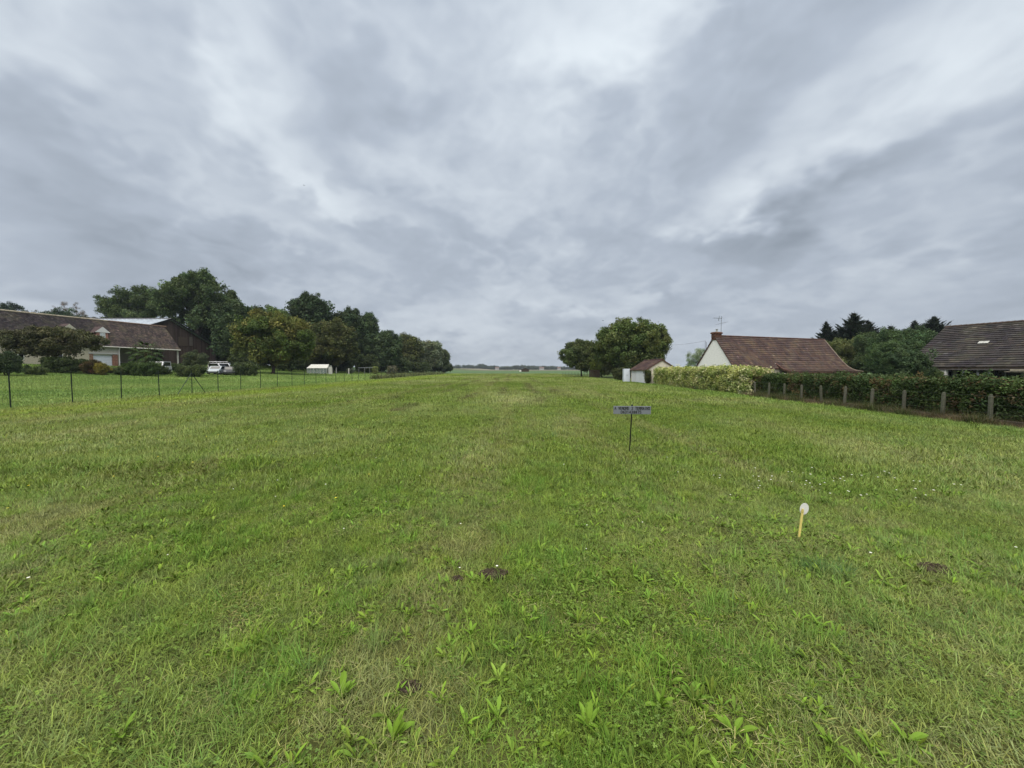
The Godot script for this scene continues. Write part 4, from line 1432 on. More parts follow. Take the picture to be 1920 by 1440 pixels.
# ---------------------------------------------------------------- fences and signs
func wire_fence() -> void:
	var o := thing("wire_fence", P(-21, 15.4), 0.0, "green metal posts and thin wire fence along the left lawn", "fence")
	var base := o.position
	var green := Color(0.022, 0.035, 0.026)
	var shape := func(tilt: float) -> ArrayMesh:
		var b := MB.new()
		b.box(Vector3(0, 0.66, 0), Vector3(0.035, 1.72, 0.035), green, Basis.IDENTITY, 0.004)
		b.box(Vector3(0, 1.525, 0), Vector3(0.05, 0.012, 0.05), green)
		return b.mesh(M.metal)
	var post_mesh: ArrayMesh = shape.call(0.0)
	var d := 11.0
	var tops: Array = []
	while d < 121.0:
		var x := -21.0 + rng.randf_range(-0.04, 0.04)
		var at := P(x, d) - base
		var p := part("post", post_mesh, o)
		p.position = at
		p.rotation = Vector3(rng.randf_range(-0.02, 0.02), 0, rng.randf_range(-0.02, 0.02))
		tops.append(at)
		if absf(d - 24.2) < 1.0 or absf(d - 64.0) < 1.0:
			for s in [-1.0, 1.0]:
				var sb := MB.new()
				sb.tube([at + Vector3(0.0, 1.4, 0), P(x, d + s * 1.1) - base + Vector3(-0.0, 0.0, 0)], [0.02, 0.02], 6, green)
				part("brace", sb.mesh(M.metal), o)
		d += 2.2
	var wb := MB.new()
	for i in tops.size() - 1:
		for k in 6:
			var y := 0.08 + 0.27 * k
			wb.tube([tops[i] + Vector3(0, y, 0), tops[i + 1] + Vector3(0, y, 0)], [0.0015, 0.0015], 3, green, false)
		if i < 14:
			for k in 14:
				var q: Vector3 = tops[i].lerp(tops[i + 1], (k + 0.5) / 14.0)
				wb.tube([q + Vector3(0, 0.08, 0), q + Vector3(0, 1.43, 0)], [0.0012, 0.0012], 3, green, false)
	tag(part("wire_mesh", wb.mesh(M.metal), o), "", "", "", "stuff")


func concrete_fence() -> void:
	var o := thing("concrete_post_fence", P(edge_x(11.0), 11.0), 0.0, "weathered concrete posts and low boards in front of the dark hedge", "fence")
	var base := o.position
	var last := Vector3.INF
	var d := 8.4
	while d < 23.0:
		var x := edge_x(d)
		var at := P(x, d) - base
		var b := MB.new()
		var f := rng.randf_range(0.85, 1.15)
		var col := Color(0.115 * f, 0.118 * f, 0.09 * f)
		b.box(Vector3(0, 0.37, 0), Vector3(0.088, 0.94, 0.08), col, Basis.IDENTITY, 0.012)
		b.box(Vector3(0, 0.862, 0), Vector3(0.066, 0.05, 0.058), col, Basis.IDENTITY, 0.018)
		var p := part("post", b.mesh(M.concrete), o)
		p.position = at
		p.rotation = Vector3(rng.randf_range(-0.04, 0.04), rng.randf() * 0.2, rng.randf_range(-0.04, 0.04))
		if last != Vector3.INF:
			b = MB.new()
			var m := (last + at) / 2
			b.box(m + Vector3(0.02, 0.06, 0), Vector3(0.05, 0.2, (at - last).length() - 0.13), Color(0.085, 0.078, 0.062), Basis.looking_at((at - last).normalized()), 0.01)
			part("gravel_board", b.mesh(M.concrete), o)
		last = at
		d += 1.28
	var wb := MB.new()
	for y in [0.35, 0.6, 0.86]:
		wb.tube([P(edge_x(8.4), 8.4, y) - base, P(edge_x(23.0), 23.0, y) - base], [0.002, 0.002], 4, Color(0.1, 0.1, 0.1))
	part("wire", wb.mesh(M.metal), o)


const STROKES := {
	"A": [[0, 0, 2, 6], [2, 6, 4, 0], [1, 2, 3, 2]], "V": [[0, 6, 2, 0], [2, 0, 4, 6]], "E": [[0, 0, 0, 6], [0, 6, 3.6, 6], [0, 3, 3.2, 3], [0, 0, 3.6, 0]],
	"N": [[0, 0, 0, 6], [0, 6, 4, 0], [4, 0, 4, 6]], "D": [[0, 0, 0, 6], [0, 6, 2.6, 6], [2.6, 6, 4, 4.4], [4, 4.4, 4, 1.6], [4, 1.6, 2.6, 0], [2.6, 0, 0, 0]],
	"R": [[0, 0, 0, 6], [0, 6, 3, 6], [3, 6, 4, 4.8], [4, 4.8, 3, 3.2], [3, 3.2, 0, 3.2], [2, 3.2, 4, 0]], "T": [[0, 6, 4, 6], [2, 6, 2, 0]], "I": [[2, 0, 2, 6]],
	"S": [[3.8, 5.4, 2, 6], [2, 6, 0.2, 4.9], [0.2, 4.9, 3.8, 1.6], [3.8, 1.6, 2, 0], [2, 0, 0.2, 0.7]],
	"0": [[0.3, 1, 0.3, 5], [0.3, 5, 2, 6], [2, 6, 3.7, 5], [3.7, 5, 3.7, 1], [3.7, 1, 2, 0], [2, 0, 0.3, 1]], "1": [[1, 4.8, 2.2, 6], [2.2, 6, 2.2, 0]],
	"2": [[0.2, 5, 2, 6], [2, 6, 3.8, 4.6], [3.8, 4.6, 0.2, 0], [0.2, 0, 3.8, 0]], "3": [[0.2, 5.4, 2, 6], [2, 6, 3.7, 4.6], [3.7, 4.6, 1.6, 3.1], [1.6, 3.1, 3.8, 1.6], [3.8, 1.6, 2, 0], [2, 0, 0.2, 0.7]],
	"4": [[3, 0, 3, 6], [3, 6, 0, 2], [0, 2, 4, 2]], "5": [[3.6, 6, 0.6, 6], [0.6, 6, 0.4, 3.4], [0.4, 3.4, 2.4, 3.7], [2.4, 3.7, 3.8, 2], [3.8, 2, 2.2, 0], [2.2, 0, 0.2, 0.5]],
	"6": [[3.4, 6, 1, 4], [1, 4, 0.3, 1.6], [0.3, 1.6, 2, 0], [2, 0, 3.8, 1.6], [3.8, 1.6, 2.2, 3.3], [2.2, 3.3, 0.4, 2.2]], "7": [[0.2, 6, 3.8, 6], [3.8, 6, 1.4, 0]],
	"8": [[2, 3.1, 0.4, 4.6], [0.4, 4.6, 2, 6], [2, 6, 3.6, 4.6], [3.6, 4.6, 2, 3.1], [2, 3.1, 0.2, 1.5], [0.2, 1.5, 2, 0], [2, 0, 3.8, 1.5], [3.8, 1.5, 2, 3.1]],
}


func lettering(what: String, height: float, width: float, at: Vector3, parent: Node) -> void:
	# black adhesive letters cut from straight strokes, a little proud of the board
	var b := MB.new()
	var step := width / what.length()
	var u := height / 6.0
	var wu := step * 0.74 / 4.0
	for i in what.length():
		for st in STROKES.get(what[i], []):
			var p0 := Vector3(st[0] * wu, st[1] * u, 0)
			var p1 := Vector3(st[2] * wu, st[3] * u, 0)
			var m := (p0 + p1) / 2.0 + Vector3(-width / 2.0 + (i + 0.13) * step, -height / 2.0, 0.0005 + 0.00007 * i)
			var run := (p1 - p0).length() + 0.008
			b.box(m, Vector3(run, 0.0095, 0.0012), Color(0.012, 0.012, 0.014), Basis(Vector3.BACK, atan2(p1.y - p0.y, p1.x - p0.x)))
	var o := part("lettering", b.mesh(M.ink), parent)
	o.position = at


func make_sign() -> void:
	var o := thing("sale_sign", P(2.3, 7.18), deg_to_rad(-4), "grey sale board with black lettering on a thin dark pole", "sign")
	o.rotation.z = deg_to_rad(-2.4)
	var b := MB.new()
	b.tube([Vector3(0, -0.2, 0), Vector3(0, 0.945, 0)], [0.012, 0.012], 8, Color(0.015, 0.013, 0.013))
	b.tube([Vector3(0, 0.94, 0), Vector3(0, 0.955, 0), Vector3(0, 0.975, 0)], [0.012, 0.02, 0.014], 8, Color(0.015, 0.013, 0.013))
	part("pole", b.mesh(M.metal), o)
	b = MB.new()
	b.box(Vector3(0.0, 0.868, 0.02), Vector3(0.715, 0.156, 0.012), Color(0.165, 0.185, 0.205), Basis(Vector3.BACK, deg_to_rad(2.4)), 0.003)
	var board := part("board", b.mesh(M.plastic), o)
	lettering("A VENDRE 2 TERRAINS", 0.052, 0.68, Vector3(0.0, 0.903, 0.027), board)
	lettering("0631438875", 0.052, 0.40, Vector3(-0.02, 0.829, 0.027), board)
	for c in board.get_children():
		c.rotation.z = deg_to_rad(2.4)
	b = MB.new()
	for y in [0.81, 0.925]:
		b.tube([Vector3(0, y, 0.024), Vector3(0, y, 0.03)], [0.007, 0.005], 8, Color(0.02, 0.02, 0.02))
	part("bolts", b.mesh(M.metal), o)


func make_stake() -> void:
	var o := thing("marker_stake", P(2.74, 3.47), deg_to_rad(-14), "yellow marker stake topped by a white oval plate in the grass", "marker")
	o.rotation.z = deg_to_rad(-5.0)
	var b := MB.new()
	b.box(Vector3(0, 0.10, 0), Vector3(0.018, 0.37, 0.013), Color(0.70, 0.58, 0.19), Basis.IDENTITY, 0.003)
	b.tube([Vector3(0, 0.275, 0), Vector3(0, 0.305, 0.004)], [0.0125, 0.006], 8, Color(0.70, 0.58, 0.19))
	part("stake", b.mesh(M.plastic), o)
	b = MB.new()
	var ring: Array = []
	for k in 28:
		var a := TAU * k / 28.0
		ring.append(Vector2(cos(a) * 0.036, 0.305 + sin(a) * 0.056))
	b.prism(PackedVector2Array(ring), -0.012, -0.0075, Color(0.66, 0.66, 0.64), Basis(Vector3.UP, 0.0), Vector3(0.004, 0, 0))
	var pl := part("oval_plate", b.mesh(M.plastic), o)
	pl.rotation.z = deg_to_rad(-6.0)
	pl.position = Vector3(-0.02, 0.0, 0.0)


# ---------------------------------------------------------------- the place
func make_right_side() -> void:
	hedge("variegated_hedge", "pale yellow green variegated hedge in front of the white gable", [[14.98, 23.5], [15.2, 29.0], [15.55, 40.0]], 1.62, 1.5, 0.26, 130.0, [Color(0.40, 0.44, 0.15), Color(0.20, 0.27, 0.06), Color(0.6, 0.6, 0.32)], Color(0.09, 0.07, 0.05))
	hedge("dark_hedge", "dark green mixed hedge with rusty tips behind the concrete posts", [[14.6, 7.0], [14.75, 12.0], [15.2, 18.0], [15.9, 24.5]], 1.22, 1.4, 0.19, 230.0, [Color(0.05, 0.08, 0.028), Color(0.075, 0.115, 0.036), Color(0.12, 0.095, 0.045)], Color(0.07, 0.05, 0.04))
	# dry growth at the foot of the posts
	var dry: Array = []
	var tint: Array = []
	var tf := tuft(40, 0.12, 0.12, 0.38, 0.006, 0.55, 0.0, 3)
	for i in 1500:
		var d := rng.randf_range(7.0, 23.2)
		var x := edge_x(d) - rng.randf_range(-0.2, 0.62)
		var nz := n_mid.get_noise_2d(d * 2.2, x * 2.0)
		dry.append(spot(x, d, rng.randf_range(0.6, 1.35) * (1.0 + 0.9 * nz)))
		tint.append(vary([Color(0.11, 0.075, 0.05), Color(0.19, 0.15, 0.09), Color(0.075, 0.075, 0.035), Color(0.07, 0.09, 0.03)][clampi(int(2.0 + 4.0 * nz + rng.randf_range(-1.4, 1.4)), 0, 3)], 0.25))
	tag(many("dry_grass", tf, dry, tint), "brown dry grass along the foot of the concrete posts", "grass")
	bush("shrub", "dark upright shrub at the corner between shed and pale hedge", 14.95, 40.6, 0.9, 1.75, 0.9, Color(0.045, 0.06, 0.025), Color(0.07, 0.07, 0.03), 0.2, 160)
	bush("shrub", "rusty leaved shrub above the dark hedge before the house wall", 17.2, 26.5, 2.4, 1.85, 1.2, Color(0.12, 0.06, 0.03), Color(0.08, 0.06, 0.03), 0.2, 200)
	# trees behind the shed
	tree("walnut_tree", "large full round walnut tree behind the cream shed", "", 22.9, 71.5, {"h": 11.8, "w": 15.4, "th": 0.4, "tr": 0.3, "lobes": 30, "clumps": 1500, "cs": 0.85, "col": Color(0.05, 0.075, 0.022), "col2": Color(0.075, 0.09, 0.028), "core": 0.1})
	tree("apple_tree", "small round tree on a bare trunk left of the walnut", "", 14.4, 76.5, {"h": 8.1, "w": 9.6, "th": 0.7, "tr": 0.17, "lobes": 22, "clumps": 900, "cs": 0.7, "col": Color(0.05, 0.075, 0.024), "col2": Color(0.06, 0.07, 0.03), "core": 0.14})
	tree("small_tree", "mid green small tree filling the gap between apple tree and walnut", "", 18.0, 74.0, {"h": 7.6, "w": 7.0, "th": 0.2, "tr": 0.12, "lobes": 18, "clumps": 700, "cs": 0.65, "col": Color(0.05, 0.075, 0.023), "col2": Color(0.065, 0.08, 0.028)})
	bush("shrub", "yellow green shrub at the foot of the walnut tree", 16.8, 72.5, 3.8, 4.4, 2.6, Color(0.09, 0.12, 0.025), Color(0.07, 0.085, 0.025), 0.4, 220)
	bush("shrub", "dark low shrub under the walnut tree", 19.4, 70.0, 5.2, 3.4, 2.4, Color(0.035, 0.045, 0.02), Color(0.05, 0.055, 0.025), 0.35, 240)
	bush("shrub", "dark shrub beside the white cabinet and shed", 15.2, 52.0, 2.6, 1.9, 2.0, Color(0.04, 0.05, 0.02), Color(0.06, 0.07, 0.03), 0.3, 240)
	bush("shrub", "dark green undergrowth between walnut trunk and shed roof", 22.5, 68.0, 6.0, 3.6, 2.5, Color(0.035, 0.05, 0.018), Color(0.05, 0.07, 0.022), 0.5, 420)
	var fo := thing("board_fence", P(15.9, 71.0), 0.0, "dark brown board fence under the yellow green shrub", "fence")
	for k in 12:
		var bm := MB.new()
		var f := rng.randf_range(0.8, 1.2)
		bm.box(Vector3(-1.0 + 0.17 * k, 0.75, 0), Vector3(0.15, 1.5 + rng.randf_range(-0.03, 0.03), 0.03), Color(0.035 * f, 0.026 * f, 0.02 * f))
		part("board", bm.mesh(M.wood), fo)
	var wf := thing("garden_fence", P(10.6, 77.5), 0.0, "thin wire garden fence under the small round tree", "fence")
	for k in 9:
		var bm := MB.new()
		bm.box(Vector3(0.65 * k, 0.45, 0), Vector3(0.05, 0.95, 0.05), Color(0.12, 0.11, 0.09))
		part("post", bm.mesh(M.wood), wf)
	var wm := MB.new()
	for k in 5:
		wm.tube([Vector3(0, 0.15 + 0.18 * k, 0), Vector3(5.2, 0.15 + 0.18 * k, 0)], [0.006, 0.006], 3, Color(0.1, 0.1, 0.1))
	part("wire", wm.mesh(M.metal), wf)
	tree("pear_tree", "thin pale leaved fruit tree beside the white gable", "", 33.2, 66.0, {"h": 5.6, "w": 5.0, "th": 0.9, "tr": 0.12, "lobes": 15, "clumps": 260, "cs": 0.5, "col": Color(0.10, 0.15, 0.07), "col2": Color(0.16, 0.20, 0.12), "core": 0.05, "kinds": clumps_fine})
	# conifers and greenery between the houses
	var g := "dark conifers between the two houses"
	for c in [[66.7, 72.6, 12.5, 10.7, "tallest dark conifer, leftmost between the two houses"], [70.8, 73.9, 11.2, 9.5, "dark conifer second from the left between the houses"], [76.0, 74.6, 10.3, 9.5, "lower dark conifer in the gap between the houses"], [80.0, 73.9, 11.1, 8.9, "dark conifer just left of the rightmost conifer top"], [84.7, 74.6, 12.1, 11.3, "tall dark conifer touching the dark roof ridge"], [63.6, 75.2, 11.2, 7.7, "slim dark conifer top beside the olive tree"]]:
		conifer(c[4], g, c[0], c[1], c[2], c[3], Color(0.036, 0.056, 0.036))
	tree("olive_shrub_tree", "olive green bushy tree at the right end of the house roof", "", 62.0, 68.0, {"h": 8.0, "w": 11.5, "dep": 7.0, "th": 0.3, "tr": 0.15, "lobes": 18, "clumps": 900, "cs": 0.75, "col": Color(0.055, 0.075, 0.024), "col2": Color(0.085, 0.095, 0.034), "kinds": clumps_near})
	tree("garden_tree", "mid green leafy tree below the conifers", "", 51.2, 49.0, {"h": 7.5, "w": 8.5, "dep": 5.0, "th": 0.3, "tr": 0.15, "lobes": 16, "clumps": 700, "cs": 0.55, "col": Color(0.035, 0.06, 0.022), "col2": Color(0.045, 0.075, 0.03), "kinds": clumps_near})
	tree("garden_tree", "dark leafy tree covering the left eave of the dark roof", "", 38.9, 36.2, {"h": 3.9, "w": 5.2, "dep": 2.6, "th": 0.2, "tr": 0.1, "lobes": 14, "clumps": 560, "cs": 0.42, "col": Color(0.03, 0.05, 0.022), "col2": Color(0.045, 0.07, 0.03), "kinds": clumps_near})
	tree("garden_tree", "green leafy tree behind the dark hedge right of the olive tree", "", 45.2, 44.0, {"h": 5.6, "w": 5.0, "dep": 3.2, "th": 0.2, "tr": 0.1, "lobes": 14, "clumps": 560, "cs": 0.45, "col": Color(0.035, 0.06, 0.024), "col2": Color(0.05, 0.08, 0.03), "kinds": clumps_near})
	tree("garden_tree", "leafy tree left of the rightmost conifer, behind the dark roof corner", "", 57.5, 53.0, {"h": 8.4, "w": 7.5, "dep": 4.0, "th": 0.2, "tr": 0.12, "lobes": 16, "clumps": 700, "cs": 0.55, "col": Color(0.032, 0.055, 0.024), "col2": Color(0.045, 0.07, 0.03), "kinds": clumps_near})
	tree("garden_tree", "leafy green tree behind the olive tree under the tallest conifer", "", 60.5, 61.0, {"h": 9.2, "w": 9.0, "dep": 5.0, "th": 0.2, "tr": 0.12, "lobes": 16, "clumps": 800, "cs": 0.65, "col": Color(0.04, 0.06, 0.024), "col2": Color(0.05, 0.075, 0.03), "kinds": clumps_near})
	bush("shrub", "low dark shrub in front of the porch of the dark roofed house", 40.6, 35.6, 2.0, 1.7, 1.2, Color(0.03, 0.05, 0.02), Color(0.05, 0.07, 0.025), 0.28, 220)
	# overhead line
	var po := thing("utility_pole", P(32.2, 86.0), 0.0, "wooden utility pole rising behind the walnut tree", "pole")
	var ub := MB.new()
	ub.tube([Vector3(0, -0.3, 0), Vector3(0, 7.7, 0)], [0.14, 0.1], 9, Color(0.1, 0.08, 0.06))
	part("shaft", ub.mesh(M.wood), po)
	ub = MB.new()
	ub.box(Vector3(0, 7.55, 0), Vector3(0.9, 0.1, 0.08), Color(0.1, 0.08, 0.06))
	part("cross_arm", ub.mesh(M.wood), po)
	var bo := thing("wire_bracket", Vector3(29.55, 4.1, -56.7), 0.0, "twin thin wire brackets standing on the slope behind the white gable", "bracket")
	for k in 2:
		ub = MB.new()
		ub.tube([Vector3(0.22 * k, -0.1, -0.1 * k), Vector3(0.22 * k, 1.9 - 0.2 * k, -0.1 * k)], [0.03, 0.025], 6, Color(0.2, 0.2, 0.21))
		part("rod", ub.mesh(M.metal), bo)
	ub = MB.new()
	var a := Vector3(29.55, 5.95, -56.7)
	var e := Vector3(32.2, 7.6, -86.0)
	var pts: Array = []
	var rad: Array = []
	for k in 13:
		var t := k / 12.0
		pts.append(a.lerp(e, t) - Vector3(0, 0.5 * sin(t * PI), 0))
		rad.append(0.014)
	ub.tube(pts, rad, 5, Color(0.08, 0.08, 0.09))
	tag(part("overhead_cable", ub.mesh(M.rubber)), "thin overhead cable from the white gable towards the walnut tree", "cable")


func palm(x: float, d: float) -> void:
	var o := thing("palm_tree", P(x, d), 0.0, "small shaggy palm tree in front of the open bay of farmhouse", "palm")
	var b := MB.new()
	b.tube([Vector3(0, -0.1, 0), Vector3(0.05, 1.4, 0), Vector3(0, 3.2, 0)], [0.2, 0.22, 0.16], 9, Color(0.07, 0.055, 0.035))
	part("trunk", b.mesh(M.bark), o)
	for k in 34:
		var turn := k * 2.39996
		var tilt := lerpf(-1.2, 0.75, k / 34.0)
		b = MB.new()
		var bas := Basis(Vector3.UP, turn) * Basis(Vector3.RIGHT, tilt)
		var stem := bas * Vector3(0, 0, 1.25)
		b.tube([Vector3(0, 3.1, 0), Vector3(0, 3.1, 0) + stem], [0.02, 0.012], 4, Color(0.09, 0.11, 0.04))
		for f in 15:
			var fa := lerpf(-1.25, 1.25, f / 14.0)
			var dir := bas * Vector3(sin(fa), -0.12, cos(fa))
			blade(b, Vector3(0, 3.1, 0) + stem, dir, rng.randf_range(0.8, 1.15), 0.12, 0.25, vary(Color(0.05, 0.085, 0.024), 0.3))
		part("frond", b.mesh(M.leaf), o)


func make_left_side() -> void:
	farmhouse()
	barn()
	greenhouse()
	make_vehicles()
	palm(-49.4, 50.0)
	var dk := Color(0.035, 0.05, 0.022)
	var md := Color(0.055, 0.075, 0.026)
	# garden shrubs, from the left
	bush("shrub", "dark green conical shrub at the left edge of the lawn", -52.6, 38.5, 3.2, 2.7, 2.4, Color(0.022, 0.04, 0.022), dk, 0.34, 380)
	bush("shrub", "low dark shrub below the small spreading tree", -53.5, 41.5, 2.6, 1.0, 1.8, dk, md, 0.28, 200)
	tree("cherry_tree", "small spreading dark tree in front of the farmhouse roof", "", -57.8, 46.5, {"h": 6.0, "w": 12.0, "dep": 7.0, "th": 1.5, "tr": 0.2, "lobes": 26, "clumps": 620, "gap": 0.35, "cs": 0.55, "col": Color(0.05, 0.055, 0.028), "col2": Color(0.07, 0.07, 0.035), "core": 0.06})
	bush("clipped_hedge", "clipped dark green hedge block on the left lawn", -55.6, 45.5, 5.0, 2.15, 2.4, dk, Color(0.05, 0.07, 0.025), 0.4, 560)
	bush("shrub", "dark red leaved shrub at the end of clipped hedge", -52.6, 46.3, 2.2, 1.9, 1.8, Color(0.075, 0.03, 0.018), Color(0.05, 0.045, 0.02), 0.32, 260)
	bush("shrub", "yellow leaved shrub before the white garage door", -51.4, 46.3, 1.7, 1.75, 1.4, Color(0.17, 0.15, 0.03), Color(0.10, 0.09, 0.03), 0.26, 220)
	bush("shrub", "low grey green shrub between yellow shrub and round bush", -51.0, 48.5, 3.4, 1.3, 1.8, Color(0.07, 0.085, 0.04), md, 0.28, 260)
	bush("shrub", "clipped round green bush at the foot of the palm", -48.4, 48.5, 5.2, 2.15, 2.6, Color(0.04, 0.065, 0.022), Color(0.055, 0.085, 0.025), 0.32, 520)
	bush("shrub", "broad dark bush right of the white van", -44.6, 51.5, 5.2, 1.75, 2.4, dk, md, 0.34, 480)
	bush("shrub", "tall round grey green bush behind the broad dark bush", -47.5, 55.5, 3.6, 4.0, 3.0, Color(0.05, 0.065, 0.035), Color(0.065, 0.08, 0.04), 0.42, 460)
	bush("shrub", "dark grey green bush under the brownish walnut", -44.6, 62.0, 5.0, 2.5, 3.0, Color(0.04, 0.055, 0.028), md, 0.4, 420)
	bush("shrub", "pile of mixed low plants before the garage", -54.6, 50.0, 3.2, 0.9, 1.4, Color(0.10, 0.09, 0.06), md, 0.2, 160)
	bush("shrub", "wide low green shrubs behind the clipped hedge before the house wall", -62.0, 52.0, 9.0, 1.5, 2.0, dk, md, 0.34, 420)
	bush("shrub", "low shrubs between the palm and the white van", -51.6, 53.5, 6.5, 1.3, 2.0, dk, md, 0.32, 340)
	bush("shrub", "low shrubs under the open bay of the farmhouse", -57.5, 64.0, 12.0, 1.4, 2.0, dk, md, 0.4, 420)
	# the wood at the left, from the barn to the end of the field
	var g := "tall trees along the left of the field"
	var W := Color(0.045, 0.065, 0.024)
	tree("tall_tree", "tallest broad tree with sky showing through, behind the barn", g, -82.0, 97.0, {"h": 24.6, "w": 23.0, "dep": 18.0, "th": 7.0, "tr": 0.5, "lobes": 34, "clumps": 1200, "cs": 1.2, "gap": 0.4, "col": W, "col2": Color(0.05, 0.075, 0.03), "core": 0.03})
	tree("tall_tree", "airy tree left of the tallest, above the metal barn roof", g, -98.0, 97.0, {"h": 21.0, "w": 17.0, "dep": 14.0, "th": 8.0, "tr": 0.4, "lobes": 24, "clumps": 520, "cs": 1.1, "gap": 0.45, "col": W, "col2": Color(0.055, 0.08, 0.032), "core": 0.04})
	tree("dark_tree", "dark tree right behind the slope of the barn gable", g, -86.0, 106.0, {"h": 17.5, "w": 14.0, "th": 0.5, "tr": 0.4, "lobes": 22, "clumps": 800, "cs": 1.3, "col": Color(0.034, 0.052, 0.022), "col2": Color(0.035, 0.055, 0.024)})
	tree("dark_tree", "dark dense tree between the barn gable and brownish walnut", g, -66.0, 90.0, {"h": 17.5, "w": 13.0, "th": 1.0, "tr": 0.4, "lobes": 22, "clumps": 1000, "cs": 1.15, "col": Color(0.034, 0.052, 0.022), "col2": Color(0.035, 0.055, 0.024)})
	tree("brownish_walnut", "broad yellow brown walnut on the lawn beside parked cars", g, -47.8, 74.0, {"h": 13.4, "w": 17.0, "dep": 13.0, "tr": 0.34, "lobes": 30, "clumps": 1500, "cs": 0.95, "th": 0.7, "col": Color(0.05, 0.078, 0.02), "col2": Color(0.088, 0.088, 0.024), "core": 0.12})
	tree("green_tree", "yellow green treetop behind the brownish walnut", g, -64.0, 100.0, {"h": 18.0, "w": 12.0, "th": 2.0, "tr": 0.3, "lobes": 18, "clumps": 700, "cs": 1.2, "col": Color(0.05, 0.075, 0.025), "col2": Color(0.07, 0.10, 0.03)})
	tree("dark_tree", "dark rounded treetop rising behind the brownish walnut", g, -58.5, 108.0, {"h": 23.5, "w": 14.5, "th": 3.0, "tr": 0.4, "lobes": 24, "clumps": 1100, "cs": 1.25, "col": Color(0.032, 0.052, 0.022), "col2": Color(0.033, 0.05, 0.024)})
	tree("brown_tree", "olive brown tree above the greenhouse", g, -47.0, 97.0, {"h": 14.5, "w": 14.5, "th": 1.6, "tr": 0.3, "lobes": 22, "clumps": 1100, "cs": 1.05, "col": Color(0.042, 0.058, 0.02), "col2": Color(0.064, 0.062, 0.022)})
	tree("dark_tree", "dark green tree right of the rounded treetop", g, -52.0, 116.0, {"h": 21.0, "w": 13.0, "th": 2.0, "tr": 0.35, "lobes": 22, "clumps": 900, "cs": 1.3, "col": Color(0.03, 0.046, 0.02), "col2": Color(0.04, 0.06, 0.024)})
	tree("green_tree", "tall mid green tree above the climbing frame", g, -48.0, 121.0, {"h": 19.5, "w": 12.5, "th": 1.0, "tr": 0.35, "lobes": 24, "clumps": 1000, "cs": 1.3, "col": Color(0.036, 0.055, 0.024), "col2": Color(0.046, 0.07, 0.03)})
	tree("dark_tree", "dark tree standing behind the round grey bush", g, -38.6, 116.0, {"h": 14.0, "w": 9.0, "th": 0.5, "tr": 0.25, "lobes": 18, "clumps": 700, "cs": 1.1, "col": Color(0.034, 0.052, 0.022), "col2": Color(0.036, 0.055, 0.025)})
	tree("green_tree", "rounded olive tree before the pale poplars", g, -38.0, 135.0, {"h": 15.0, "w": 12.0, "th": 0.5, "tr": 0.25, "lobes": 18, "clumps": 700, "cs": 1.2, "col": Color(0.05, 0.062, 0.022), "col2": Color(0.062, 0.07, 0.026)})
	tree("pale_tree", "pale grey green willow at the end of the left wood", g, -31.0, 141.0, {"h": 13.6, "w": 12.0, "th": 0.3, "tr": 0.25, "lobes": 22, "clumps": 900, "cs": 1.1, "col": Color(0.075, 0.095, 0.05), "col2": Color(0.095, 0.11, 0.065)})
	tree("pale_tree", "last tree of the left wood beside the open field", g, -27.2, 146.0, {"h": 10.5, "w": 6.5, "th": 0.3, "tr": 0.2, "lobes": 14, "clumps": 420, "cs": 0.95, "col": Color(0.045, 0.06, 0.026), "col2": Color(0.075, 0.09, 0.045)})
	var kk := 0
	for u in [[-90.0, 118.0, 15.0, 17.0], [-76.0, 122.0, 16.0, 18.0], [-66.0, 128.0, 17.0, 16.0], [-58.0, 133.0, 18.0, 16.0], [-50.0, 140.0, 16.0, 15.0], [-44.0, 148.0, 13.0, 14.0], [-37.0, 152.0, 11.0, 12.0]]:
		tree("wood_tree", ["deep wood tree behind the tallest airy tree", "deep wood tree behind the barn gable", "deep wood tree behind the brownish walnut's left half", "deep wood tree behind the dark rounded treetop", "deep wood tree behind the olive brown tree", "deep wood tree behind the mid green tree", "deep wood tree behind the pale willow"][kk], "trees deep in the left wood", u[0], u[1], {"h": u[2], "w": u[3], "dep": 10.0, "th": 0.0, "lobes": 20, "clumps": 520, "cs": 1.6, "col": Color(0.034, 0.052, 0.022), "col2": Color(0.038, 0.055, 0.025)})
		kk += 1
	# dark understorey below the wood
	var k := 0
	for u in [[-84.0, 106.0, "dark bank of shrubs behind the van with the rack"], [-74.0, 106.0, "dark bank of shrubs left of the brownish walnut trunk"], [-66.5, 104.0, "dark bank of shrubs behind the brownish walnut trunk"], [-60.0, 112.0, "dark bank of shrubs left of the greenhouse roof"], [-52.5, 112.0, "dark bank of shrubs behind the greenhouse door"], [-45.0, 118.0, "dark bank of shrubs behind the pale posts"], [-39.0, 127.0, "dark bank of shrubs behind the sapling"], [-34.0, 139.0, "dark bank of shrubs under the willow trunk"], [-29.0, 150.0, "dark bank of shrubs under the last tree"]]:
		bush("undergrowth_shrub", u[2], u[0], u[1], 11.0, 5.5, 5.0, Color(0.035, 0.05, 0.02), Color(0.045, 0.06, 0.024), 0.9, 420, "undergrowth shrubs below the left wood", clumps_far)
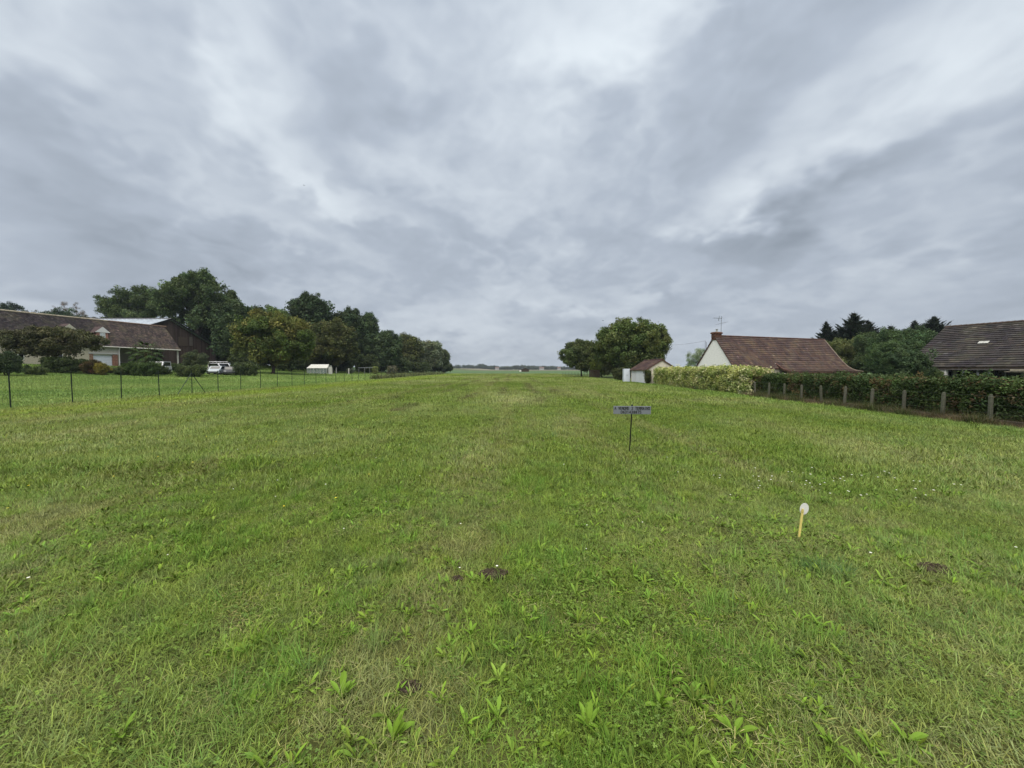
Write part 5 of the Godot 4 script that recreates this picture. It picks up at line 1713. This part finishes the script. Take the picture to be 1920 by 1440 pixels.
	for u in [[-62.0, 86.0, 8.0, 5.0], [-54.0, 90.0, 9.0, 5.5], [-56.0, 99.0, 10.0, 7.0], [-48.5, 103.0, 9.0, 6.0], [-42.5, 108.0, 9.0, 6.0], [-36.5, 121.0, 8.0, 4.5], [-32.0, 131.0, 7.0, 4.0]]:
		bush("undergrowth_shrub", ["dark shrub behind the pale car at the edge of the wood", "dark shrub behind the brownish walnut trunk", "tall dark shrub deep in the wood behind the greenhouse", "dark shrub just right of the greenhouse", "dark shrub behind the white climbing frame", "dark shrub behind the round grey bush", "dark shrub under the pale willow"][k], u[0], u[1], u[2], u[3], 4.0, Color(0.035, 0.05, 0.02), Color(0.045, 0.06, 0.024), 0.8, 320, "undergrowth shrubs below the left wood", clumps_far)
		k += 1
	bush("shrub", "round grey brown bush beside the fence near its far end", -30.2, 93.0, 3.2, 2.7, 2.6, Color(0.085, 0.09, 0.055), Color(0.10, 0.10, 0.065), 0.34, 420)
	bush("sapling", "yellow green sapling by the climbing frame", -36.2, 98.0, 2.0, 2.5, 1.6, Color(0.15, 0.17, 0.06), Color(0.12, 0.15, 0.05), 0.28, 150)
	bush("shrub", "silvery shrub left of the climbing frame", -42.5, 97.0, 2.8, 1.5, 1.6, Color(0.13, 0.15, 0.11), Color(0.07, 0.09, 0.05), 0.26, 180)
	# tall herbs along the fence
	var w: Array = []
	var tint: Array = []
	var tf := tuft(40, 0.3, 0.4, 1.1, 0.03, 0.4, 0.1, 3)
	for i in 420:
		var d := rng.randf_range(58.0, 122.0)
		w.append(spot(-21.4 - rng.randf() * 3.0 * clampf((d - 50.0) / 30.0, 0.2, 2.0), d, rng.randf_range(0.6, 1.4)))
		tint.append(vary(Color(0.12, 0.14, 0.06), 0.35))
	tag(many("weeds", tf, w, tint), "tall weeds growing along the far end of the wire fence", "weeds")
	# white climbing frame and pale posts
	var cf := thing("climbing_frame", P(-38.6, 99.0), 0.0, "pale metal frame with a long top bar on the lawn", "frame")
	var b := MB.new()
	b.tube([Vector3(-2.6, 1.75, 0), Vector3(2.0, 1.75, 0)], [0.05, 0.05], 6, Color(0.32, 0.35, 0.38))
	part("top_bar", b.mesh(M.paint), cf)
	for x in [-2.4, -0.9, 0.5, 1.9]:
		b = MB.new()
		b.tube([Vector3(x, -0.1, 0), Vector3(x, 1.75, 0)], [0.04, 0.04], 6, Color(0.26, 0.27, 0.26))
		part("post", b.mesh(M.paint), cf)
	for p in [[-48.6, 102.0, "pale post standing nearest the greenhouse before the wood"], [-43.6, 98.0, "pale post between greenhouse and silvery shrub"]]:
		b = MB.new()
		b.box(Vector3(0, 0.75, 0), Vector3(0.2, 1.6, 0.14), Color(0.55, 0.54, 0.5), Basis.IDENTITY, 0.02)
		var o := part("garden_post", b.mesh(M.concrete))
		o.position = P(p[0] + 3.0, p[1] - 6.0)
		tag(o, p[2], "post")
	# far trees behind the farmhouse
	k = 0
	for t in [[-183.0, 135.0, 25.5, 9.0, Color(0.04, 0.06, 0.035)], [-178.0, 139.0, 22.0, 14.0, Color(0.07, 0.075, 0.04)], [-166.0, 136.0, 23.0, 15.0, Color(0.045, 0.07, 0.035)], [-162.0, 139.0, 20.5, 13.0, Color(0.08, 0.08, 0.045)], [-151.0, 135.0, 19.5, 14.0, Color(0.09, 0.08, 0.045)], [-146.0, 137.0, 20.0, 12.0, Color(0.06, 0.075, 0.04)], [-137.0, 132.0, 17.5, 11.0, Color(0.055, 0.07, 0.04)]]:
		tree("distant_tree", ["dark round treetop above the farmhouse at the far left", "brownish treetop second from the left above the farmhouse roof", "green treetop above the farmhouse roof left of poplars", "yellow brown treetop below the thin poplars", "rusty treetop right of the thin poplars", "grey green treetop above the metal barn roof left end", "low treetop nearest the airy tree above the barn"][k], "distant trees behind the farmhouse", t[0], t[1], {"h": t[2], "w": t[3] * 1.35, "th": 1.0, "tr": 0.3, "lobes": 20, "clumps": 420, "cs": 1.2, "tone": 1.15, "col": t[4], "col2": t[4] * 1.2})
		k += 1
	k = 0
	for t in [[-184.5, 150.0, 25.0], [-180.5, 150.0, 28.5], [-177.0, 151.0, 27.0], [-173.0, 150.0, 25.0]]:
		tree("poplar_tree", ["thin bare poplar, leftmost of four above the farmhouse", "thin bare poplar, tallest of four above the farmhouse", "thin poplar right of the tallest above the farmhouse", "thin poplar, rightmost of four above the farmhouse"][k], "thin poplars behind the farmhouse", t[0], t[1], {"h": t[2], "w": 3.4, "th": 5.0, "tr": 0.16, "lobes": 26, "clumps": 150, "cs": 0.8, "col": Color(0.13, 0.12, 0.09), "col2": Color(0.15, 0.13, 0.12), "core": 0.05, "kinds": clumps_fine, "bark": Color(0.2, 0.17, 0.16)})
		k += 1


func make_distance() -> void:
	# a far farm at the end of the fields
	var o := thing("distant_shed", P(8.0, 232.0), deg_to_rad(6), "brown farm shed with a white patch far beyond the field", "shed")
	var b := MB.new()
	b.prism(PackedVector2Array([Vector2(-2.2, 0), Vector2(2.4, 0), Vector2(2.4, 1.5), Vector2(0.1, 2.2), Vector2(-2.2, 1.5)]), -2.0, 2.0, Color(0.06, 0.045, 0.035))
	part("wall", b.mesh(M.wood), o)
	b = MB.new()
	slab(b, [Vector3(-2.5, 1.42, 2.2), Vector3(0.1, 2.3, 2.2), Vector3(0.1, 2.3, -2.2), Vector3(-2.5, 1.42, -2.2)], Vector3(0, -0.08, 0), Color(0.05, 0.04, 0.035))
	slab(b, [Vector3(0.1, 2.3, 2.2), Vector3(2.7, 1.4, 2.2), Vector3(2.7, 1.4, -2.2), Vector3(0.1, 2.3, -2.2)], Vector3(0, -0.08, 0), Color(0.05, 0.04, 0.035))
	part("roof", b.mesh(M.tile), o)
	b = MB.new()
	b.box(Vector3(-2.9, 0.45, 1.2), Vector3(1.1, 0.9, 0.9), Color(0.7, 0.7, 0.68), Basis.IDENTITY, 0.1)
	part("white_tank", b.mesh(M.plastic), o)
	var names := ["far tree, first of the row at the left of the horizon gap", "far low hedge tree at the left end of the horizon", "far round tree left of the middle of the horizon", "far small tree near the middle of the horizon", "far tree left of the brown shed", "far broad tree above the brown shed", "far tree just right of the brown shed", "far tree above the distant white barn", "far low tree between white barn and small round tree", "far dark tree at the right of the horizon gap", "far low tree beside the small round tree"]
	var k := 0
	for t in [[-120.0, 900.0, 8.5, 90.0], [-85.0, 950.0, 7.0, 60.0], [-72.0, 880.0, 10.5, 26.0], [-48.0, 900.0, 8.5, 40.0], [-14.0, 880.0, 7.5, 44.0], [20.0, 860.0, 10.5, 56.0], [44.0, 900.0, 9.0, 40.0], [66.0, 880.0, 8.5, 50.0], [92.0, 900.0, 8.0, 44.0], [115.0, 880.0, 6.5, 36.0], [150.0, 900.0, 6.0, 40.0]]:
		tree("horizon_tree", names[k], "far trees on the horizon", t[0], t[1], {"h": t[2], "w": t[3], "dep": 12.0, "th": 0.0, "lobes": 16, "clumps": 240, "cs": 3.2, "col": Color(0.045, 0.06, 0.035), "col2": Color(0.05, 0.06, 0.04), "kinds": clumps_far})
		k += 1
	k = 0
	for h in [[-34.0, 840.0, 12.0, "tiny far house with pale wall at the middle of the horizon"], [64.0, 800.0, 14.0, "tiny far white barn right of the brown shed"], [104.0, 820.0, 10.0, "tiny far white house near the small round tree"]]:
		var ho := thing("distant_house", P(h[0], h[1]), 0.0, h[3], "house", "far houses on the horizon")
		b = MB.new()
		b.box(Vector3(0, 2.0, 0), Vector3(h[2] * 0.7, 4.0, 8.0), Color(0.36, 0.36, 0.36))
		part("wall", b.mesh(M.render), ho)
		b = MB.new()
		b.prism(PackedVector2Array([Vector2(-4.6, 3.9), Vector2(4.6, 3.9), Vector2(0, 6.6)]), -h[2] * 0.35 - 0.3, h[2] * 0.35 + 0.3, Color(0.14, 0.10, 0.09), Basis(Vector3.UP, PI / 2))
		part("roof", b.mesh(M.tile), ho)


func make_field_details() -> void:
	make_sign()
	make_stake()
	# bare soil
	var names := ["bare dark soil patch at the middle of the foreground", "bare dark soil patch at the right below the daisies", "small bare soil patch low in the middle foreground", "small soil crumb left of the middle soil patch"]
	for i in BARE.size():
		var s: Array = BARE[i]
		var b := MB.new()
		var rings := 5
		var prev: Array = []
		for r in rings + 1:
			var cur: Array = []
			for k in 22:
				var a := TAU * k / 22.0
				var rad: float = s[2] * 1.15 * r / rings * (1.0 + 0.25 * n_mid.get_noise_2d(cos(a) * 3.0 + i * 9.0, sin(a) * 3.0))
				var x: float = s[0] + cos(a) * rad
				var d: float = s[1] + sin(a) * rad / 1.5
				var up := 0.010 + 0.035 * (1.0 - float(r) / rings) + 0.03 * n_hi.get_noise_2d(x * 60.0, d * 60.0)
				cur.append(P(x, d, up if r < rings else -0.01))
			if r > 0:
				for k in 22:
					var f := rng.randf_range(0.6, 1.4)
					b.quad(prev[k], cur[k], cur[(k + 1) % 22], prev[(k + 1) % 22], Color(0.055 * f, 0.044 * f, 0.031 * f))
			prev = cur
		for k in int(420 * s[2] / 0.15):
			var a := rng.randf() * TAU
			var rr: float = s[2] * sqrt(rng.randf())
			var f := rng.randf_range(0.6, 1.6)
			b.box(P(s[0] + cos(a) * rr, s[1] + sin(a) * rr / 1.5, 0.022 + 0.03 * (1.0 - rr / s[2]) * rng.randf()), Vector3(1, 0.7, 0.85) * (0.003 + 0.014 * pow(rng.randf(), 2.0)), Color(0.055 * f, 0.042 * f, 0.032 * f), rand_basis(1.0), 0.004)
		tag(part("soil_patch", b.mesh(M.soil)), names[i], "soil")
	# large weeds that stand out in the foreground
	var leaves: Array = []
	for i in 5:
		var b := MB.new()
		broad_leaf(b, Basis.IDENTITY, Vector3.ZERO, 0.15, 0.022 + 0.005 * i, 0.3 + 0.16 * i, Color(0.128, 0.222, 0.024) * [0.85, 1.0, 1.15, 0.95, 1.05][i])
		leaves.append(b.mesh(M.leaf))
	var docks := [[-0.84, 1.76, 1.1, "bright upright dock weed left of the low soil patch"], [-0.52, 1.55, 1.0, "bright narrow leaved weed clump at the bottom middle"], [-1.67, 2.02, 0.9, "broad leaved weed in the lower left grass"], [0.72, 1.73, 1.0, "upright dock weed right of the bottom middle"], [1.4, 1.55, 0.95, "broad dock weed at the bottom right"], [1.73, 1.56, 0.9, "dock weed with an upright leaf at the lower right corner"], [2.04, 3.18, 0.8, "pale weed clump left of the yellow stake foot"], [2.23, 2.74, 0.9, "bright weed before the grey green tuft"], [-1.73, 1.57, 0.95, "broad weed clump at the bottom left"], [-1.25, 1.72, 0.85, "weed with two upright leaves in the lower left"], [0.1, 2.3, 0.8, "weed row member below the middle soil patch"], [-0.25, 2.2, 0.85, "leafy weed below and left of the middle soil patch"], [1.15, 1.95, 0.8, "broad weed in the grass right of the trodden soil"], [-0.9, 3.0, 0.8, "leafy weed left of the middle soil patch"], [0.35, 1.62, 0.95, "upright weed just right of the bottom middle"], [1.0, 1.6, 1.0, "arching weed leaves between the two bottom right docks"]]
	for dk in docks:
		var o := thing("dock_weed", P(dk[0], dk[1], 0.005), rng.randf() * TAU, dk[3], "weed", "large weeds in the foreground")
		var n := 8 + rng.randi() % 6
		dk[2] *= 0.85
		var lean := rng.randf() * TAU
		for k in n:
			var l := part("leaf", leaves[rng.randi() % 5], o)
			l.basis = Basis(Vector3.UP, lean + rng.randfn() * 1.5) * Basis(Vector3.RIGHT, -rng.randf_range(0.75, 1.5)).scaled(Vector3.ONE * dk[2] * rng.randf_range(0.3, 0.95))
	# one bushy grey green tuft right of the stake
	var gt := thing("grass_tuft", P(2.56, 2.96), 0.0, "fine grey green grass tuft below the yellow stake", "grass")
	var gw: Array = []
	var gc: Array = []
	for i in 26:
		var a := rng.randf() * TAU
		var r := 0.2 * sqrt(rng.randf())
		gw.append(Transform3D(Basis(Vector3.UP, a).scaled(Vector3.ONE * rng.randf_range(0.8, 1.2)), Vector3(cos(a) * r, 0, sin(a) * r * 0.7)))
		gc.append(vary(Color(0.085, 0.17, 0.05), 0.25))
	many("blades", tuft(60, 0.06, 0.07, 0.15, 0.0035, 0.9, 0.02, 3), gw, gc, gt)
	# birds
	for bd in [[-22.6, 41.0, 21.6, "tiny dark bird high in the sky at left"], [9.3, 38.0, 6.6, "tiny dark bird above the small round tree"]]:
		var o := thing("flying_bird", Vector3(bd[0], bd[2], -bd[1]), 1.2, bd[3], "bird")
		o.scale = Vector3.ONE * 0.6
		var b := MB.new()
		b.tube([Vector3(0, 0, -0.12), Vector3(0, 0.01, -0.05), Vector3(0, 0, 0.05), Vector3(0, -0.005, 0.11), Vector3(0, 0.0, 0.15)], [0.012, 0.035, 0.035, 0.018, 0.004], 8, Color(0.03, 0.03, 0.03))
		for s in [-1.0, 1.0]:
			b.quad(Vector3(0, 0.015, -0.04), Vector3(s * 0.14, 0.06, -0.05), Vector3(s * 0.14, 0.055, 0.02), Vector3(0, 0.012, 0.05), Color(0.03, 0.03, 0.03))
			b.tri(Vector3(s * 0.14, 0.06, -0.05), Vector3(s * 0.27, 0.03, 0.04), Vector3(s * 0.14, 0.055, 0.02), Color(0.03, 0.03, 0.03))
		part("body", b.mesh(M.rubber), o)


func _ready() -> void:
	rng.seed = 20240917
	n_lo.seed = 3; n_lo.frequency = 0.06; n_lo.fractal_octaves = 4
	n_mid.seed = 8; n_mid.frequency = 0.45; n_mid.fractal_octaves = 3
	n_hi.seed = 9; n_hi.frequency = 1.0; n_hi.fractal_octaves = 3
	# camera
	var cam := Camera3D.new()
	cam.name = "camera"
	cam.position = Vector3(0, EYE, 0)
	cam.rotation.x = deg_to_rad(-2.31)
	cam.fov = 92.2
	cam.near = 0.05
	cam.far = 6000.0
	add_child(cam)
	cam.current = true
	# sky and air
	var env := Environment.new()
	env.background_mode = Environment.BG_SKY
	env.sky = make_sky()
	env.background_energy_multiplier = 1.0
	env.tonemap_mode = Environment.TONE_MAPPER_LINEAR
	env.tonemap_exposure = EXPOSURE
	env.sdfgi_enabled = true
	env.ssao_enabled = true
	env.ssil_enabled = true
	var we := WorldEnvironment.new()
	we.name = "world"
	we.environment = env
	add_child(we)
	# the sun behind the cloud, very soft
	var sun := DirectionalLight3D.new()
	sun.name = "sun"
	sun.light_energy = 0.5
	sun.light_color = Color(1.0, 0.97, 0.92)
	sun.light_angular_distance = 80.0
	sun.shadow_enabled = true
	sun.rotation = Vector3(deg_to_rad(-66), deg_to_rad(-12), 0)
	add_child(sun)
	env.fog_enabled = true
	env.fog_density = 0.00015
	env.fog_light_color = Color(0.72, 0.77, 0.84)
	# the setting
	make_materials()
	make_ground()
	make_clumps()
	# large structure
	house_middle()
	house_right()
	shed()
	make_left_side()
	make_right_side()
	make_distance()
	# fences
	wire_fence()
	concrete_fence()
	# sward and small things
	make_grass()
	make_field_details()
